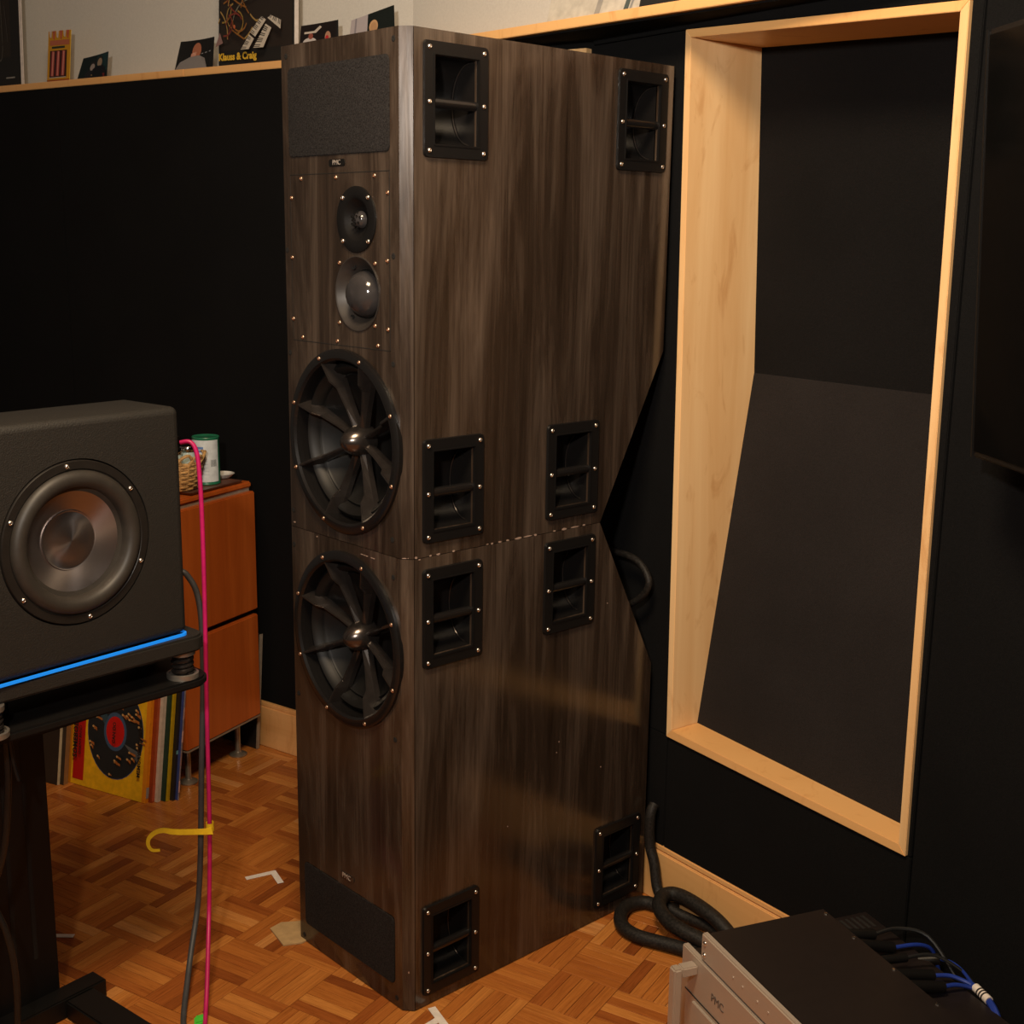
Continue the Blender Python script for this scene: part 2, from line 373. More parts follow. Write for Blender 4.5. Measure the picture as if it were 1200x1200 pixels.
# ledges on top of the panelling, and the white walls behind them
PS = Vector((-1.171, .525, 0))
def spt(s, dep, z): return PS + DL*s + NL*dep + Vector((0, 0, z))
obj('trim_2', wall_box(-2.7, -.36, 0, .16, 1.821, 1.8395, f=spt), M['maple_trim'], kind='structure', bevel=.0012)
obj('trim_5', wall_box(-.358, .262, 0, .16, 1.8205, 1.839, f=spt), M['maple_trim'], kind='structure', bevel=.0012)
obj('trim_4', MB().hexa([Vector((-.92, .578, 1.822)), Vector((1.9, .574, 1.822)), Vector((1.9, .574, 1.8425)), Vector((-.92, .578, 1.8405))],
    [Vector((-.98, .84, 1.822)), Vector((1.9, .84, 1.822)), Vector((1.9, .84, 1.8425)), Vector((-.98, .84, 1.8405))]), M['maple_trim'], kind='structure', bevel=.0012)
obj('soffit', MB().box((.45, .74, 1.8195), (2.9, .30, .003)), M['black_fabric'], wr)
KX, KY = -.876, .711
def upt(s, dep, z): return Vector((KX, KY, 0)) + DL*s + NL*dep + Vector((0, 0, z))
obj('wall_left_upper', wall_box(-2.6, .012, 0, .06, 1.8425, 2.78, f=upt), M['white_wall'], kind='structure')
AU = math.radians(-1.5); DU = Vector((math.cos(AU), math.sin(AU), 0)); NU = Vector((-DU.y, DU.x, 0))
def vpt(s, dep, z): return Vector((KX, KY, 0)) + DU*s + NU*dep + Vector((0, 0, z))
obj('wall_right_upper', wall_box(0, 3.2, 0, .06, 1.843, 2.78, f=vpt), M['white_wall'], kind='structure')
obj('ceiling', MB().box((.2, -.9, 2.81), (7, 5, .06)), M['ceiling'], kind='structure')

# ------------------------------------------------------------ floor: mosaic parquet, blocks of five fingers
fl = obj('floor', MB().box((.2, -.9, -.03), (7, 5, .04)), M['under'], kind='structure')
AF = math.radians(16.5); E1 = Vector((math.cos(AF), math.sin(AF), 0)); E2 = Vector((-E1.y, E1.x, 0)); G0 = Vector((.047, .437, 0))
BLK = .125; SW = .025
def slat_mesh(tone, seed, gap=.0005):
    x, y, h = BLK/2-gap, SW/2-gap, .010; b = .0006
    vs = [(-x, -y, -h), (x, -y, -h), (x, y, -h), (-x, y, -h), (-x, -y, -b), (x, -y, -b), (x, y, -b), (-x, y, -b), (-x+b, -y+b, 0), (x-b, -y+b, 0), (x-b, y-b, 0), (-x+b, y-b, 0)]
    fs = [(0, 1, 5, 4), (1, 2, 6, 5), (2, 3, 7, 6), (3, 0, 4, 7), (4, 5, 9, 8), (5, 6, 10, 9), (6, 7, 11, 10), (7, 4, 8, 11), (8, 9, 10, 11)]
    return vs, fs
def slat_data(me, tones, seeds, nv=12, nf=9):
    uv = me.uv_layers.new(name='uv'); at = me.attributes.new('tone', 'FLOAT', 'POINT')
    base = slat_mesh(0, 0)[0]
    for i in range(len(me.vertices)): at.data[i].value = tones[i//nv]
    for lp in me.loops:
        vi = lp.vertex_index; sx, sy = seeds[vi//nv]; p = base[vi % nv]; uv.data[lp.index].uv = (p[0]+sx, p[1]+sy)
def rtone():
    r = random.random()
    return random.uniform(.0, .12) if r < .13 else random.uniform(.25, .55) if r < .6 else random.uniform(.5, .85)
variants = []
for i in range(26):
    vs, fs = slat_mesh(0, i); me = bpy.data.meshes.new('wood_finger'); me.from_pydata(vs, [], fs)
    slat_data(me, [rtone()*.9], [(random.uniform(0, 9), random.uniform(0, 9))]); me.materials.append(M['parquet']); variants.append(me)
def hits(p, c, rect):                       # does the plan segment p-c cross the axis-aligned rectangle
    x0, y0, x1, y1 = rect; t0, t1 = 0., 1.
    for a, b, lo, hi in ((p.x, c.x, x0, x1), (p.y, c.y, y0, y1)):
        d = b-a
        if abs(d) < 1e-9:
            if a < lo or a > hi: return False
            continue
        u, v = (lo-a)/d, (hi-a)/d
        if u > v: u, v = v, u
        t0, t1 = max(t0, u), min(t1, v)
    return t0 < t1
slats = []
tanh = 600/1491.3
for i in range(-22, 16):
    for j in range(-24, 6):
        for k in range(5):
            if (i+j) % 2: c = G0 + E1*((i+.5)*BLK) + E2*(j*BLK+(k+.5)*SW); a = AF
            else: c = G0 + E1*(i*BLK+(k+.5)*SW) + E2*((j+.5)*BLK); a = AF+PI/2
            wy = (c-PW).dot(NW)
            if (wy > .03 and c.x > -.3) or ((c-PL).dot(NL) > .03 and c.x < -.2) or (c-P3).dot(N3) > .03 and c.x > .6: continue
            if c.x > 3.2 or c.x < -3 or c.y < -3.1: continue
            rel = c-CAM; dz = rel.dot(_f); vis = False
            if dz > .2:
                ux, uy = rel.dot(_R)/dz, rel.dot(_U)/dz
                vis = abs(ux) < tanh*1.03 and abs(uy) < tanh*1.03 and not hits(c, CAM, (-.335, .02, -.02, .63)) and not (hits(c, CAM, (.52, .1, .98, .5)))
            slats.append((0 if vis else 1, rel.length, c, a, (i*7+j*13+k*5+i*j) ))
slats.sort(key=lambda q: (q[0], q[1]))
rnd = random.Random(3)
for q in slats[:300]:
    o = bpy.data.objects.new('wood_finger', rnd.choice(variants)); COL.objects.link(o); o.parent = fl
    o.location = q[2] + Vector((0, 0, rnd.uniform(-.0003, 0))); o.rotation_euler = (0, 0, q[3]+rnd.choice((0, PI)))
vs_, fs_, tn, sd = [], [], [], []
bv, bf = slat_mesh(0, 0)
for q in slats[300:]:
    o = len(vs_); R_ = Matrix.Rotation(q[3], 3, 'Z'); dz = rnd.uniform(-.0003, 0)
    vs_ += [tuple(R_ @ Vector(p) + q[2] + Vector((0, 0, dz))) for p in bv]; fs_ += [tuple(n+o for n in f) for f in bf]
    tn.append(rtone()+.1*rnd.random()); sd.append((rnd.uniform(0, 9), rnd.uniform(0, 9)))
me = bpy.data.meshes.new('parquet_field'); me.from_pydata(vs_, [], fs_); slat_data(me, tn, sd)
obj('parquet_field', me, M['parquet'], fl, kind='stuff')

# ------------------------------------------------------------ the two stacked loudspeaker cabinets
SWd, SD, SH, CH = .3558, .6516, 1.74, .0169
XA, YA, ZA = Vector((1, 0, 0)), Vector((0, 1, 0)), Vector((0, 0, 1))
TF = frame((0, 0, 0), XA, ZA, -YA)         # front plane: local x = world x, local y = z, +z out of the face
TS = frame((0, 0, 0), YA, ZA, XA)          # side plane: local x = world y, local y = z
PORTW, PORTH = .136, .180
def screw_mesh(r, h, mat):
    mb = MB().lathe([(r, 0), (r, h*.3), (r*.8, h*.75), (r*.45, h), (r*.40, h*.55), (0.0001, h*.5)], n=12)
    me = mesh_of(mb, 'screw', smooth=True); me.materials.append(mat); return me
SCR = screw_mesh(.0042, .003, M['screw']); SCRC = screw_mesh(.0038, .0022, M['copper']); HOLE = screw_mesh(.005, .0007, M['hole'])
# recessed port handle, local: x along width, y up, z out of the panel, origin in the middle
def port_meshes():
    fo = rrect(-PORTW/2, -PORTH/2, PORTW/2, PORTH/2, .008); hw, hh = .0465, .0690
    inner = [(hw, hh), (-hw, hh), (-hw, -hh), (hw, -hh)]
    I = Matrix(); fr = plate(fo, [inner], Matrix.Translation((0, 0, .005)), rim=.012)
    n = len(fo); fr.add([(p[0], p[1], .005) for p in fo]+[(p[0]*1.01, p[1]*1.01, 0) for p in fo], [(i, (i+1) % n, (i+1) % n+n, i+n) for i in range(n)])
    # raised outer lip
    o2 = rrect(-PORTW/2+.003, -PORTH/2+.003, PORTW/2-.003, PORTH/2-.003, .006); i2 = rrect(-hw-.003, -hh-.003, hw+.003, hh+.003, .002)
    fr.add([(p[0], p[1], .0062) for p in i2]+[(p[0]*.97, p[1]*.97, .0062) for p in i2]+[(p[0], p[1], .005) for p in i2], [(i, (i+1) % len(i2), (i+1) % len(i2)+len(i2), i+len(i2)) for i in range(len(i2))]+[(i, (i+1) % len(i2), (i+1) % len(i2)+2*len(i2), i+2*len(i2)) for i in range(len(i2))])
    f = mesh_of(fr, 'port_frame', fix=True); f.materials.append(M['abs'])
    bowl = MB(); S = 20; D = .060; vs = []
    for i in range(S+1):
        a = PI*i/S; y = hh*math.cos(a); z = -.004-D*math.sin(a)**.8
        vs += [(-hw, y, z), (hw, y, z)]
    bowl.add(vs, [(2*i, 2*i+1, 2*i+3, 2*i+2) for i in range(S)])
    bowl.add(vs, [tuple(2*i+1 for i in range(S+1)), tuple(2*i for i in range(S+1))[::-1]])
    b = mesh_of(bowl, 'recess_bowl', smooth=True, fix=False); b.materials.append(M['plastic'])
    # soft moulded edge where the bowl meets the end cheek
    pts = [(hw-.0012, hh*.97*math.cos(PI*i/S), -.006-(D-.004)*math.sin(PI*i/S)**.8) for i in range(1, S)]
    ed = MB().tube(pts, .0011, n=6, sub=1); e = mesh_of(ed, 'bowl_edge', smooth=True); e.materials.append(M['spoke'])
    bar = MB(); bar.lathe([(.0085, -hw), (.0085, hw)], frame((0, 0, 0), YA, ZA, XA) if False else frame((0, -.004, -.006), (0, 1, 0), (0, 0, 1), (1, 0, 0)), n=18)
    g = mesh_of(bar, 'grip_bar', smooth=True); g.materials.append(M['plastic'])
    return f, b, e, g
PF, PB, PE, PG = port_meshes()
def add_port(parent, yc, zc):
    T = frame((0, yc, zc), YA, ZA, XA); T = T @ Matrix.Translation((0, 0, .0005))
    p = place('port_frame', PF, parent, T)
    for nm, me in (('recess_bowl', PB), ('bowl_edge', PE), ('grip_bar', PG)): place(nm, me, p, T)
    for sx in (-1, 1):
        for sy in (.080, -.004, -.080): place('screw', SCR, p, T @ Matrix.Translation((sx*.0585, sy, .005)))
def add_woofer(parent, zc):
    O = (-SWd/2, 0, zc); T = frame(O, XA, ZA, -YA)
    # cast ring
    rg = MB().lathe([(.166, -.002), (.166, .006), (.162, .009), (.150, .009), (.146, .005), (.1455, -.03)], T, 72)
    w_ = obj('woofer_ring', rg, M['plastic'], parent, smooth=True)
    obj('woofer_cone', MB().lathe([(.1455, -.030), (.141, -.022), (.134, -.018), (.127, -.022), (.122, -.034), (.1205, -.034), (.118, -.030), (.116, -.034), (.03, -.085), (.0001, -.086)], T, 72), M['deep'], w_, smooth=True)
    obj('cone_surround', MB().lathe([(.1448, -.029), (.141, -.017), (.134, -.012), (.127, -.017), (.1225, -.030)], T, 72), M['deep'], w_, smooth=True)
    obj('hub', MB().lathe([(.0285, -.052), (.0290, -.034), (.027, -.022), (.022, -.010), (.015, -.001), (.008, .005), (.0001, .007)], T, 32), M['hub'], w_, smooth=True)
    for k in range(8):
        a = PI/8 + k*PI/4 + .02; X = Vector((math.cos(a), math.sin(a), 0)); Y = Vector((-X.y, X.x, 0)); Z = ZA
        def q(r, s, z): return T @ (X*r + Y*s + Z*z)
        mb = MB()
        secs = [(.020, .0070, -.026, -.046), (.060, .0052, -.021, -.042), (.100, .0062, -.012, -.038), (.113, .0075, .000, -.036), (.150, .0095, .008, -.028)]
        vs = []
        for r, hw, zt, zb in secs: vs += [q(r, -hw*.25, zt), q(r, hw*.25, zt), q(r, hw, zb+.012), q(r, hw, zb), q(r, -hw, zb), q(r, -hw, zb+.012)]
        fs = []
        for i in range(len(secs)-1):
            for e in range(6): fs.append((i*6+e, i*6+(e+1) % 6, (i+1)*6+(e+1) % 6, (i+1)*6+e))
        fs += [tuple(range(6)), tuple(range(24, 30))]
        mb.add(vs, fs); obj('spoke', mb, M['spoke'], w_, bevel=.0012)
        place('screw', SCRC, w_, T @ Matrix.Translation(X*.158) @ Matrix.Translation((0, 0, .009)))
def cabinet(z0, z1, label, upper):
    root = thing('loudspeaker_cabinet', label, 'loudspeaker', (-SWd/2, SD/2, z0))
    mid = SH/2
    if upper: prof = [(CH, z0), (SD-.1704, z0), (SD, mid+.3281), (SD, z1), (CH, z1)]
    else: prof = [(CH, z0), (SD, z0), (SD, mid-.3281), (SD-.1704, z1), (CH, z1)]
    ports = [(.1035, 1.6315), (.5630, 1.6320), (.1020, .9855), (.3980, .9855)] if upper else [(.1015, .7575), (.3970, .7605), (.1015, .1145), (.5630, .1220)]
    if upper: holes = [circ(-.1338, 1.441, .0525), circ(-.1340, 1.3165, .0625), circ(-SWd/2, 1.0535, .150, 64)]
    else: holes = [circ(-SWd/2, .6865, .150, 64)]
    g = .0006
    fz0, fz1 = z0+(g if upper else .002), z1-(0 if upper else g)
    fb = plate([(-SWd, fz0), (-CH, fz0), (-CH, fz1), (-SWd, fz1)], holes, TF, rim=.02)
    fb.add([Vector((-CH, 0, fz0)), Vector((0, CH-.0012, fz0)), Vector((0, CH-.0012, fz1)), Vector((-CH, 0, fz1))], [(0, 1, 2, 3)])
    fb.add([Vector((-SWd, 0, fz1)), Vector((-CH, 0, fz1)), Vector((0, CH-.0012, fz1)), Vector((-SWd, CH-.0012, fz1))], [(0, 1, 2, 3)])
    fb.add([Vector((-SWd, 0, fz0)), Vector((-CH, 0, fz0)), Vector((0, CH-.0012, fz0)), Vector((-SWd, CH-.0012, fz0))], [(0, 3, 2, 1)])
    fb.add([Vector((-SWd, 0, fz0)), Vector((-SWd, CH, fz0)), Vector((-SWd, CH, fz1)), Vector((-SWd, 0, fz1))], [(0, 3, 2, 1)])
    obj('front_baffle', fb, M['veneer'], root, fix=False)
    hl = [[(y-.046, z-.0685), (y+.046, z-.0685), (y+.046, z+.0685), (y-.046, z+.0685)] for y, z in ports]
    pr2 = [(a, z0+g if z == z0 and upper else z0+.002 if z == z0 else z1-g if (z == z1 and not upper) else z) for a, z in prof]
    obj('side_panel', plate(pr2, hl, TS, rim=.004), M['veneer'], root, fix=False)
    # carcass: left side, back, top, bottom
    n = len(pr2); ins = .001
    a = [Vector((-SWd, y, z)) for y, z in pr2]; b = [Vector((-ins*0, y, z)) for y, z in pr2]
    mb = MB().add(a+b, [tuple(range(n))]+[(i, i+n, (i+1) % n+n, (i+1) % n) for i in range(n-1)])
    obj('carcass', mb, M['veneer'], root)
    sm = MB().box((-.0045, CH-.001, (z0+z1)/2), (.002, .0012, z1-z0-.004)); obj('corner_joint', sm, M['hole'], root)
    for p in ports: add_port(root, *p)
    add_woofer(root, 1.0535 if upper else .6865)
    # cloth covered vent, recessed in a routed opening
    gz = (1.5495, 1.7005) if upper else (.0445, .1815)
    gr = prism(rrect(-.3345, gz[0], -.0400, gz[1], .010), TF, .0022)
    obj('vent_grille', gr, M['grille'], root, bevel=.001)
    bz = 1.536 if upper else .2045
    bd = obj('badge', prism(rrect(-.2125, bz-.0058, -.1655, bz+.0058, .004), TF, .0016), M['abs'] if upper else M['veneer'], root, bevel=.0006)
    tm = text_mesh('PMC', .0118 if upper else .014, .0004, mat=M['letterlight']); place('lettering', tm, bd, TF @ Matrix.Translation((-.189, bz, .0018)))
    hs = [(-.340, 1.722), (-.030, 1.722), (-.349, 1.387), (-.033, 1.382), (-.347, 1.201), (-.035, 1.204), (-.348, .902), (-.040, .9)] if upper else \
         [(-.348, .835), (-.038, .833), (-.342, .014), (-.034, .019), (-.035, .533), (-.344, .535), (-.040, .755)]
    for x, z in hs: place('grille_socket', HOLE, root, TF @ Matrix.Translation((x, z, .0003)))
    return root
up = cabinet(SH/2, SH, 'upper dark walnut cabinet with tweeter, midrange dome and woofer', True)
lo = cabinet(0, SH/2, 'lower dark walnut bass cabinet standing on the parquet', False)
# driver panel let into the upper front: a thin routed groove and screws round it
gp = MB()
for a, b in (((-.3345, 1.519), (-.0425, 1.519)), ((-.0425, 1.519), (-.0425, 1.2255)), ((-.3345, 1.519), (-.3345, 1.2255)), ((-.3345, 1.2255), (-.0425, 1.2255))):
    cx, cz = (a[0]+b[0])/2, (a[1]+b[1])/2; gp.box((cx, -.0002, cz), (abs(a[0]-b[0])+.0009, .0008, abs(a[1]-b[1])+.0009))
obj('driver_panel_joint', gp, M['hole'], up)
for x, z in [(-.300, 1.512), (-.193, 1.512), (-.083, 1.512), (-.331, 1.479), (-.047, 1.484), (-.333, 1.374), (-.049, 1.374), (-.186, 1.368), (-.083, 1.369), (-.333, 1.264), (-.048, 1.261),
             (-.188, 1.265), (-.084, 1.265), (-.304, 1.232), (-.195, 1.232), (-.077, 1.232)]:
    place('screw', SCRC, up, TF @ Matrix.Translation((x, z, .0004)))
# tweeter
T = frame((-.1338, 0, 1.441), XA, ZA, -YA)
tw = obj('tweeter', MB().lathe([(.0555, -.001), (.0555, .0025), (.054, .0035), (.038, .0035), (.034, .001), (.024, -.007), (.019, -.011), (.0001, -.012)], T, 48), M['abs'], up, smooth=True)
for x, z in ((-.0365, .036), (.0365, .036), (-.0365, -.036), (.0365, -.036)): place('screw', SCR, tw, T @ Matrix.Translation((x, z, .0034)))
obj('tweeter_dome', MB().lathe([(.0150, -.010), (.0135, -.004), (.009, .001), (.004, .003), (.0001, .0035)], T, 24), M['dome'], tw, smooth=True)
for k in range(13):                        # perforated guard in front of the dome: small rings
    a = k*2.4; r = .0042*math.sqrt(k); p = T @ Vector((r*math.cos(a), r*math.sin(a), .0048-.00028*k))
    obj('guard_ring', MB().lathe([(.0021, -.0004), (.0021, .0006), (.0011, .0006), (.0011, -.0004), (.0021, -.0004)], frame(p, XA, ZA, -YA), 8), M['abs'], tw)
# midrange
T = frame((-.1340, 0, 1.3165), XA, ZA, -YA)
md = obj('midrange', MB().lathe([(.064, -.001), (.064, .0018), (.0625, .0022), (.060, .0005), (.045, -.019), (.0415, -.022), (.0001, -.024)], T, 56), M['hub'], up, smooth=True)
md.data.materials[0] = plain('dark_horn_plate', (.030, .025, .022), .38)
obj('midrange_dome', MB().lathe([(.0400, -.021), (.0385, -.010), (.0335, .000), (.025, .008), (.013, .0125), (.0001, .014)], T, 40), M['dome'], md, smooth=True)
obj('dome_rim', MB().lathe([(.0425, -.021), (.0415, -.0165), (.0395, -.0165), (.0385, -.021)], T, 40), M['deep'], md, smooth=True)
for a in (PI*.66, PI*1.30): obj('plate_hole', MB().lathe([(.0048, -.001), (.0048, .0016), (.003, .0016), (.0028, .0003), (.0001, .0003)], T @ Matrix.Translation((.0515*math.cos(a), .0515*math.sin(a), -.0105)), 14), M['hole'], md)
# flaked veneer along the joint
rc = random.Random(5)
def flake(parent, T, x, z, wd, ht):
    n = 7; L_ = [(x+wd*math.cos(2*PI*i/n)*rc.uniform(.6, 1), z+ht*math.sin(2*PI*i/n)*rc.uniform(.5, 1)) for i in range(n)]
    obj('veneer_chip', prism(L_, T, .0005), M['chip'], parent)
for y, wd in ((.052, .003), (.070, .006), (.105, .003), (.185, .004), (.196, .003), (.215, .006), (.235, .005), (.262, .011), (.285, .013), (.305, .004), (.355, .004), (.382, .008), (.410, .014), (.436, .005)):
    flake(up, TS, y, .8712, wd, rc.uniform(.0012, .0028))
flake(up, TS, .020, .8725, .0045, .0028); flake(lo, TS, .028, .8680, .003, .0016)
flake(up, TF, -.345, .879, .004, .002); flake(lo, TF, -.27, .864, .002, .002)
for x in (-.13, -.122, -.115, -.100, -.094): flake(lo, TF, x, .857-(x+.13)*.03, .0045, .0011)
TC = frame((-CH/2, CH/2, 0), (1, 1, 0), ZA, (1, -1, 0))
for x, z, a, b in ((-.006, .8715, .005, .0012), (.004, .8718, .006, .0014), (.0085, .884, .0018, .007), (.009, 1.65, .001, .009)): flake(up, TC, x, z, a, b)
for y, z in ((.381, .438), (.375, .417), (.51, .70), (.505, .35), (.245, .30)): flake(lo, TS, y, z, .0016, .002)
flake(lo, TC, 0, .08, .002, .003)

# ------------------------------------------------------------ subwoofer on its sprung platform
AS = math.radians(-81); SX = Vector((math.cos(AS), math.sin(AS), 0)); SN = Vector((-SX.y, SX.x, 0)); SO = Vector((-.2252, -.2959, 0))
AP = math.radians(-84.5); SX2 = Vector((math.cos(AP), math.sin(AP), 0)); SN2 = Vector((-SX2.y, SX2.x, 0))
TSub = frame(SO, -SX, ZA, SN)             # local x toward the picture's right (negative s), y up, z out of the face
def sp(s, n, z): return SO + SX*s + SN*n + Vector((0, 0, z))
SUBW, SUBD = .402, .145
sub = thing('subwoofer', 'black subwoofer with a shiny bare cone on the sprung platform', 'subwoofer', sp(SUBW/2, -SUBD/2, .7495), AS)
CX, CZ, CR = .201, .942, .1305
o = plate([(-SUBW+.012, .7615), (-.012, .7615), (-.012, 1.124), (-SUBW+.012, 1.124)], [circ(-CX, CZ, CR+.0012, 72)], TSub, rim=.012)
obj('front_face', o, M['subbody'], sub, fix=False)
body = MB()
lo_ = rrect(-SUBW, .7495, 0, 1.136, .012, 5); li = rrect(-SUBW+.012, .7615, -.012, 1.124, .0005, 5)
rings = []
for k in range(6):
    a = PI/2*k/5; w0 = math.sin(a); rings.append([TSub @ Vector((p[0]*w0+q[0]*(1-w0), p[1]*w0+q[1]*(1-w0), -.012*(1-math.cos(a)))) for p, q in zip(lo_, li)])
rings.append([TSub @ Vector((p[0], p[1], -SUBD+.01)) for p in lo_]); rings.append([TSub @ Vector((p[0]*.96-.008, p[1]*.97+.028, -SUBD)) for p in lo_])
n = len(lo_); body.add([p for r in rings for p in r], [(k*n+i, k*n+(i+1) % n, (k+1)*n+(i+1) % n, (k+1)*n+i) for k in range(len(rings)-1) for i in range(n)]+[tuple(range((len(rings)-1)*n, len(rings)*n))])
obj('enclosure', body, M['subbody'], sub, smooth=True)
TCn = TSub @ Matrix.Translation((-CX, CZ, 0))
dr = obj('driver_frame', MB().lathe([(CR-.001, -.010), (CR-.001, -.0005), (CR-.0025, .0015), (CR-.014, .0015), (CR-.0155, 0), (CR-.0155, -.012)], TCn, 80), M['subring'], sub, smooth=True)
prof = [(CR-.0155, -.003)]
for i in range(13):
    a = PI*i/12; prof.append((.1005+.0135*math.cos(a), -.003+.013*math.sin(a)))
prof += [(.0865, -.010), (.0835, -.011), (.0795, -.012)]
obj('rubber_surround', MB().lathe(prof, TCn, 80), M['rubber'], dr, smooth=True)
me_ = mesh_of(MB().lathe([(.0815, -.0115), (.0480, -.0255), (.0470, -.0262)], None, 80), 'metal_cone', smooth=True); me_.materials.append(M['spun']); place('metal_cone', me_, dr, TCn)
me_ = mesh_of(MB().lathe([(.0478, -.0262), (.0470, -.0240), (.0462, -.0246), (.0440, -.0250), (.030, -.0215), (.015, -.0185), (.0001, -.0172)], None, 64), 'dust_cap', smooth=True); me_.materials.append(M['spun']); place('dust_cap', me_, dr, TCn)
for k in range(6):
    a = math.radians(96+60*k); place('screw', SCR, dr, TCn @ Matrix.Translation(((CR-.0085)*math.cos(a), (CR-.0085)*math.sin(a), .0014)))
edge = []
for k in range(7): a = PI/2*k/6; edge.append(sp(.014-.014*math.sin(a)-.001, -.014*(1-math.cos(a))+.0015 - .0, .7475) if False else sp(.012-.013*math.sin(a), .001-.013*(1-math.cos(a)), .7475))
st = MB()
loopo = [sp(SUBW+.002, .0015, 0)]+[sp(.012, .0015, 0)]+[sp(.012-.014*math.sin(PI/2*k/6), .0015-.014*(1-math.cos(PI/2*k/6)), 0) for k in range(1, 7)]+[sp(-.002, -SUBD+.02, 0)]
m_ = len(loopo); inn = [p-(SN*.003) for p in loopo]
st.add([p+ZA*.7445 for p in loopo]+[p+ZA*.7487 for p in loopo]+[p+ZA*.7487-SN*.004+SX*.002 for p in loopo]+[p+ZA*.7445-SN*.004+SX*.002 for p in loopo],
       [(k*m_+i, k*m_+i+1, ((k+1) % 4)*m_+i+1, ((k+1) % 4)*m_+i) for k in range(4) for i in range(m_-1)])
obj('blue_edge_strip', st, M['blue'], sub, label='bright blue strip along the bottom edge')
# platform: upper plate, springs, lower plate, post, feet
pf = thing('isolation_stand', 'black stand with spring-mounted platform under the subwoofer', 'stand', sp(.23, -.20, 0), AS)
def slab(z0, z1, over, back, r):
    lp = rrect(-SUBW-.03, -back, over, .018, r, 6); T = frame(SO, -SX2, SN2, ZA) @ Matrix.Translation((0, 0, z0)); return prism(lp, T, z1-z0)
obj('upper_plate', slab(.717, .7445, .030, SUBD+.02, .03), M['subbody'], pf, bevel=.004)
obj('lower_plate', slab(.652, .668, .040, SUBD+.06, .04), M['steelgrey'], pf, bevel=.004)
for s, nn_ in ((.006, -.012), (.36, -.012), (.006, -.13), (.36, -.13)):
    c = sp(s, nn_, 0)
    sg = MB().tube([c + Vector((.0155*math.cos(a), .0155*math.sin(a), .674+.035*a/(2*PI*4))) for a in [2*PI*4*i/72 for i in range(73)]], .0042, n=8, sub=1)
    g_ = obj('spring', sg, M['chrome'] if False else M['spoke'], pf, smooth=True)
    obj('spring_core', MB().lathe([(.0001, .67), (.012, .67), (.012, .715), (.0001, .715)], Matrix.Translation(c), 16), M['deep'], g_)
    obj('spring_seat', MB().lathe([(.0001, .668), (.027, .668), (.027, .676), (.023, .677), (.022, .673), (.0001, .673)], Matrix.Translation(c), 28), M['washer'], g_, smooth=True)
    obj('spring_cap', MB().lathe([(.0001, .709), (.022, .709), (.022, .7168), (.0001, .7168)], Matrix.Translation(c), 24), M['washer'], g_, smooth=True)
PX = .155; yb = -.245
def pbox(s0, s1, n0, n1, z0, z1): return MB().hexa([sp(s0, n0, z0), sp(s1, n0, z0), sp(s1, n1, z0), sp(s0, n1, z0)], [sp(s0, n0, z1), sp(s1, n0, z1), sp(s1, n1, z1), sp(s0, n1, z1)])
obj('post', pbox(.134, .400, -.32, -.246, .03, .60), M['steelgrey'], pf, bevel=.004)
obj('post_head', pbox(.11, .42, -.32, -.10, .605, .6475), M['steelgrey'], pf, bevel=.003)
obj('post_channel', pbox(.175, .183, -.2465, -.2455, .12, .56), M['hole'], pf)
obj('post_channel', pbox(.215, .223, -.2465, -.2455, .12, .56), M['hole'], pf)
obj('base_bar', pbox(.0625, .47, -.250, -.207, 0, .040), M['steelgrey'], pf, bevel=.003)
obj('base_leg', pbox(.09, .15, -.207, .10, 0, .036), M['steelgrey'], pf, bevel=.003)

# ------------------------------------------------------------ cables at the left
def cable(name, pts, r, mat, label, cat='cable', group=None, n=10, sub=6, parent=None):
    return obj(name, MB().tube(pts, r, n, sub), M[mat], parent, label, cat, group, smooth=True)
pk = cable('signal_cable', [(-.382,-.213,1.048),(-.370,-.200,1.049),(-.363,-.192,1.031),(-.360,-.189,.984),(-.359,-.188,.890),(-.360,-.189,.729),(-.362,-.192,.512),(-.364,-.194,.301),(-.368,-.198,.161),(-.343,-.216,.106),(-.275,-.260,.048),(-.233,-.288,.018),(-.19,-.315,.0045),(-.12,-.35,.0045)], .0042, 'pink', 'bright pink cable hanging behind the black subwoofer')
obj('plug', MB().tube([(-.420, -.245, 1.046), (-.405, -.232, 1.050), (-.384, -.215, 1.049)], .011, 12, 3), M['abs'], pk, smooth=True)
cable('power_cable', [(-.436,-.235,.800),(-.406,-.210,.805),(-.396,-.198,.791),(-.387,-.189,.763),(-.383,-.184,.706),(-.384,-.185,.589),(-.390,-.192,.417),(-.396,-.198,.240),(-.402,-.205,.131),(-.367,-.241,.065),(-.328,-.272,.032),(-.261,-.318,.009),(-.20,-.35,.006)], .0055, 'greycable', 'dark grey cable hanging beside the pink one')
tie = MB(); tp = [(-.348,-.191,.307),(-.356,-.200,.305),(-.369,-.214,.304),(-.386,-.232,.303),(-.400,-.247,.3035),(-.411,-.259,.306),(-.421,-.270,.302),(-.430,-.279,.290),(-.432,-.281,.276),(-.427,-.276,.265),(-.417,-.265,.265)]
hh_ = [.0075, .006, .0055, .0055, .0055, .005, .0045, .004, .0035, .003, .0025]
vs = []
P0_ = [Vector(p)+Vector((.003, -.008, 0)) for p in tp]; tpv = []; hv = []
for i in range(10):
    a, b, c, d = P0_[max(0, i-1)], P0_[i], P0_[i+1], P0_[min(10, i+2)]
    for k in range(4):
        t_ = k/4; tpv.append(.5*((2*b)+(c-a)*t_+(2*a-5*b+4*c-d)*t_*t_+(3*b-a-3*c+d)*t_**3)); hv.append(hh_[i]*(1-t_)+hh_[i+1]*t_)
tpv.append(P0_[10]); hv.append(hh_[10]); nt = len(tpv)
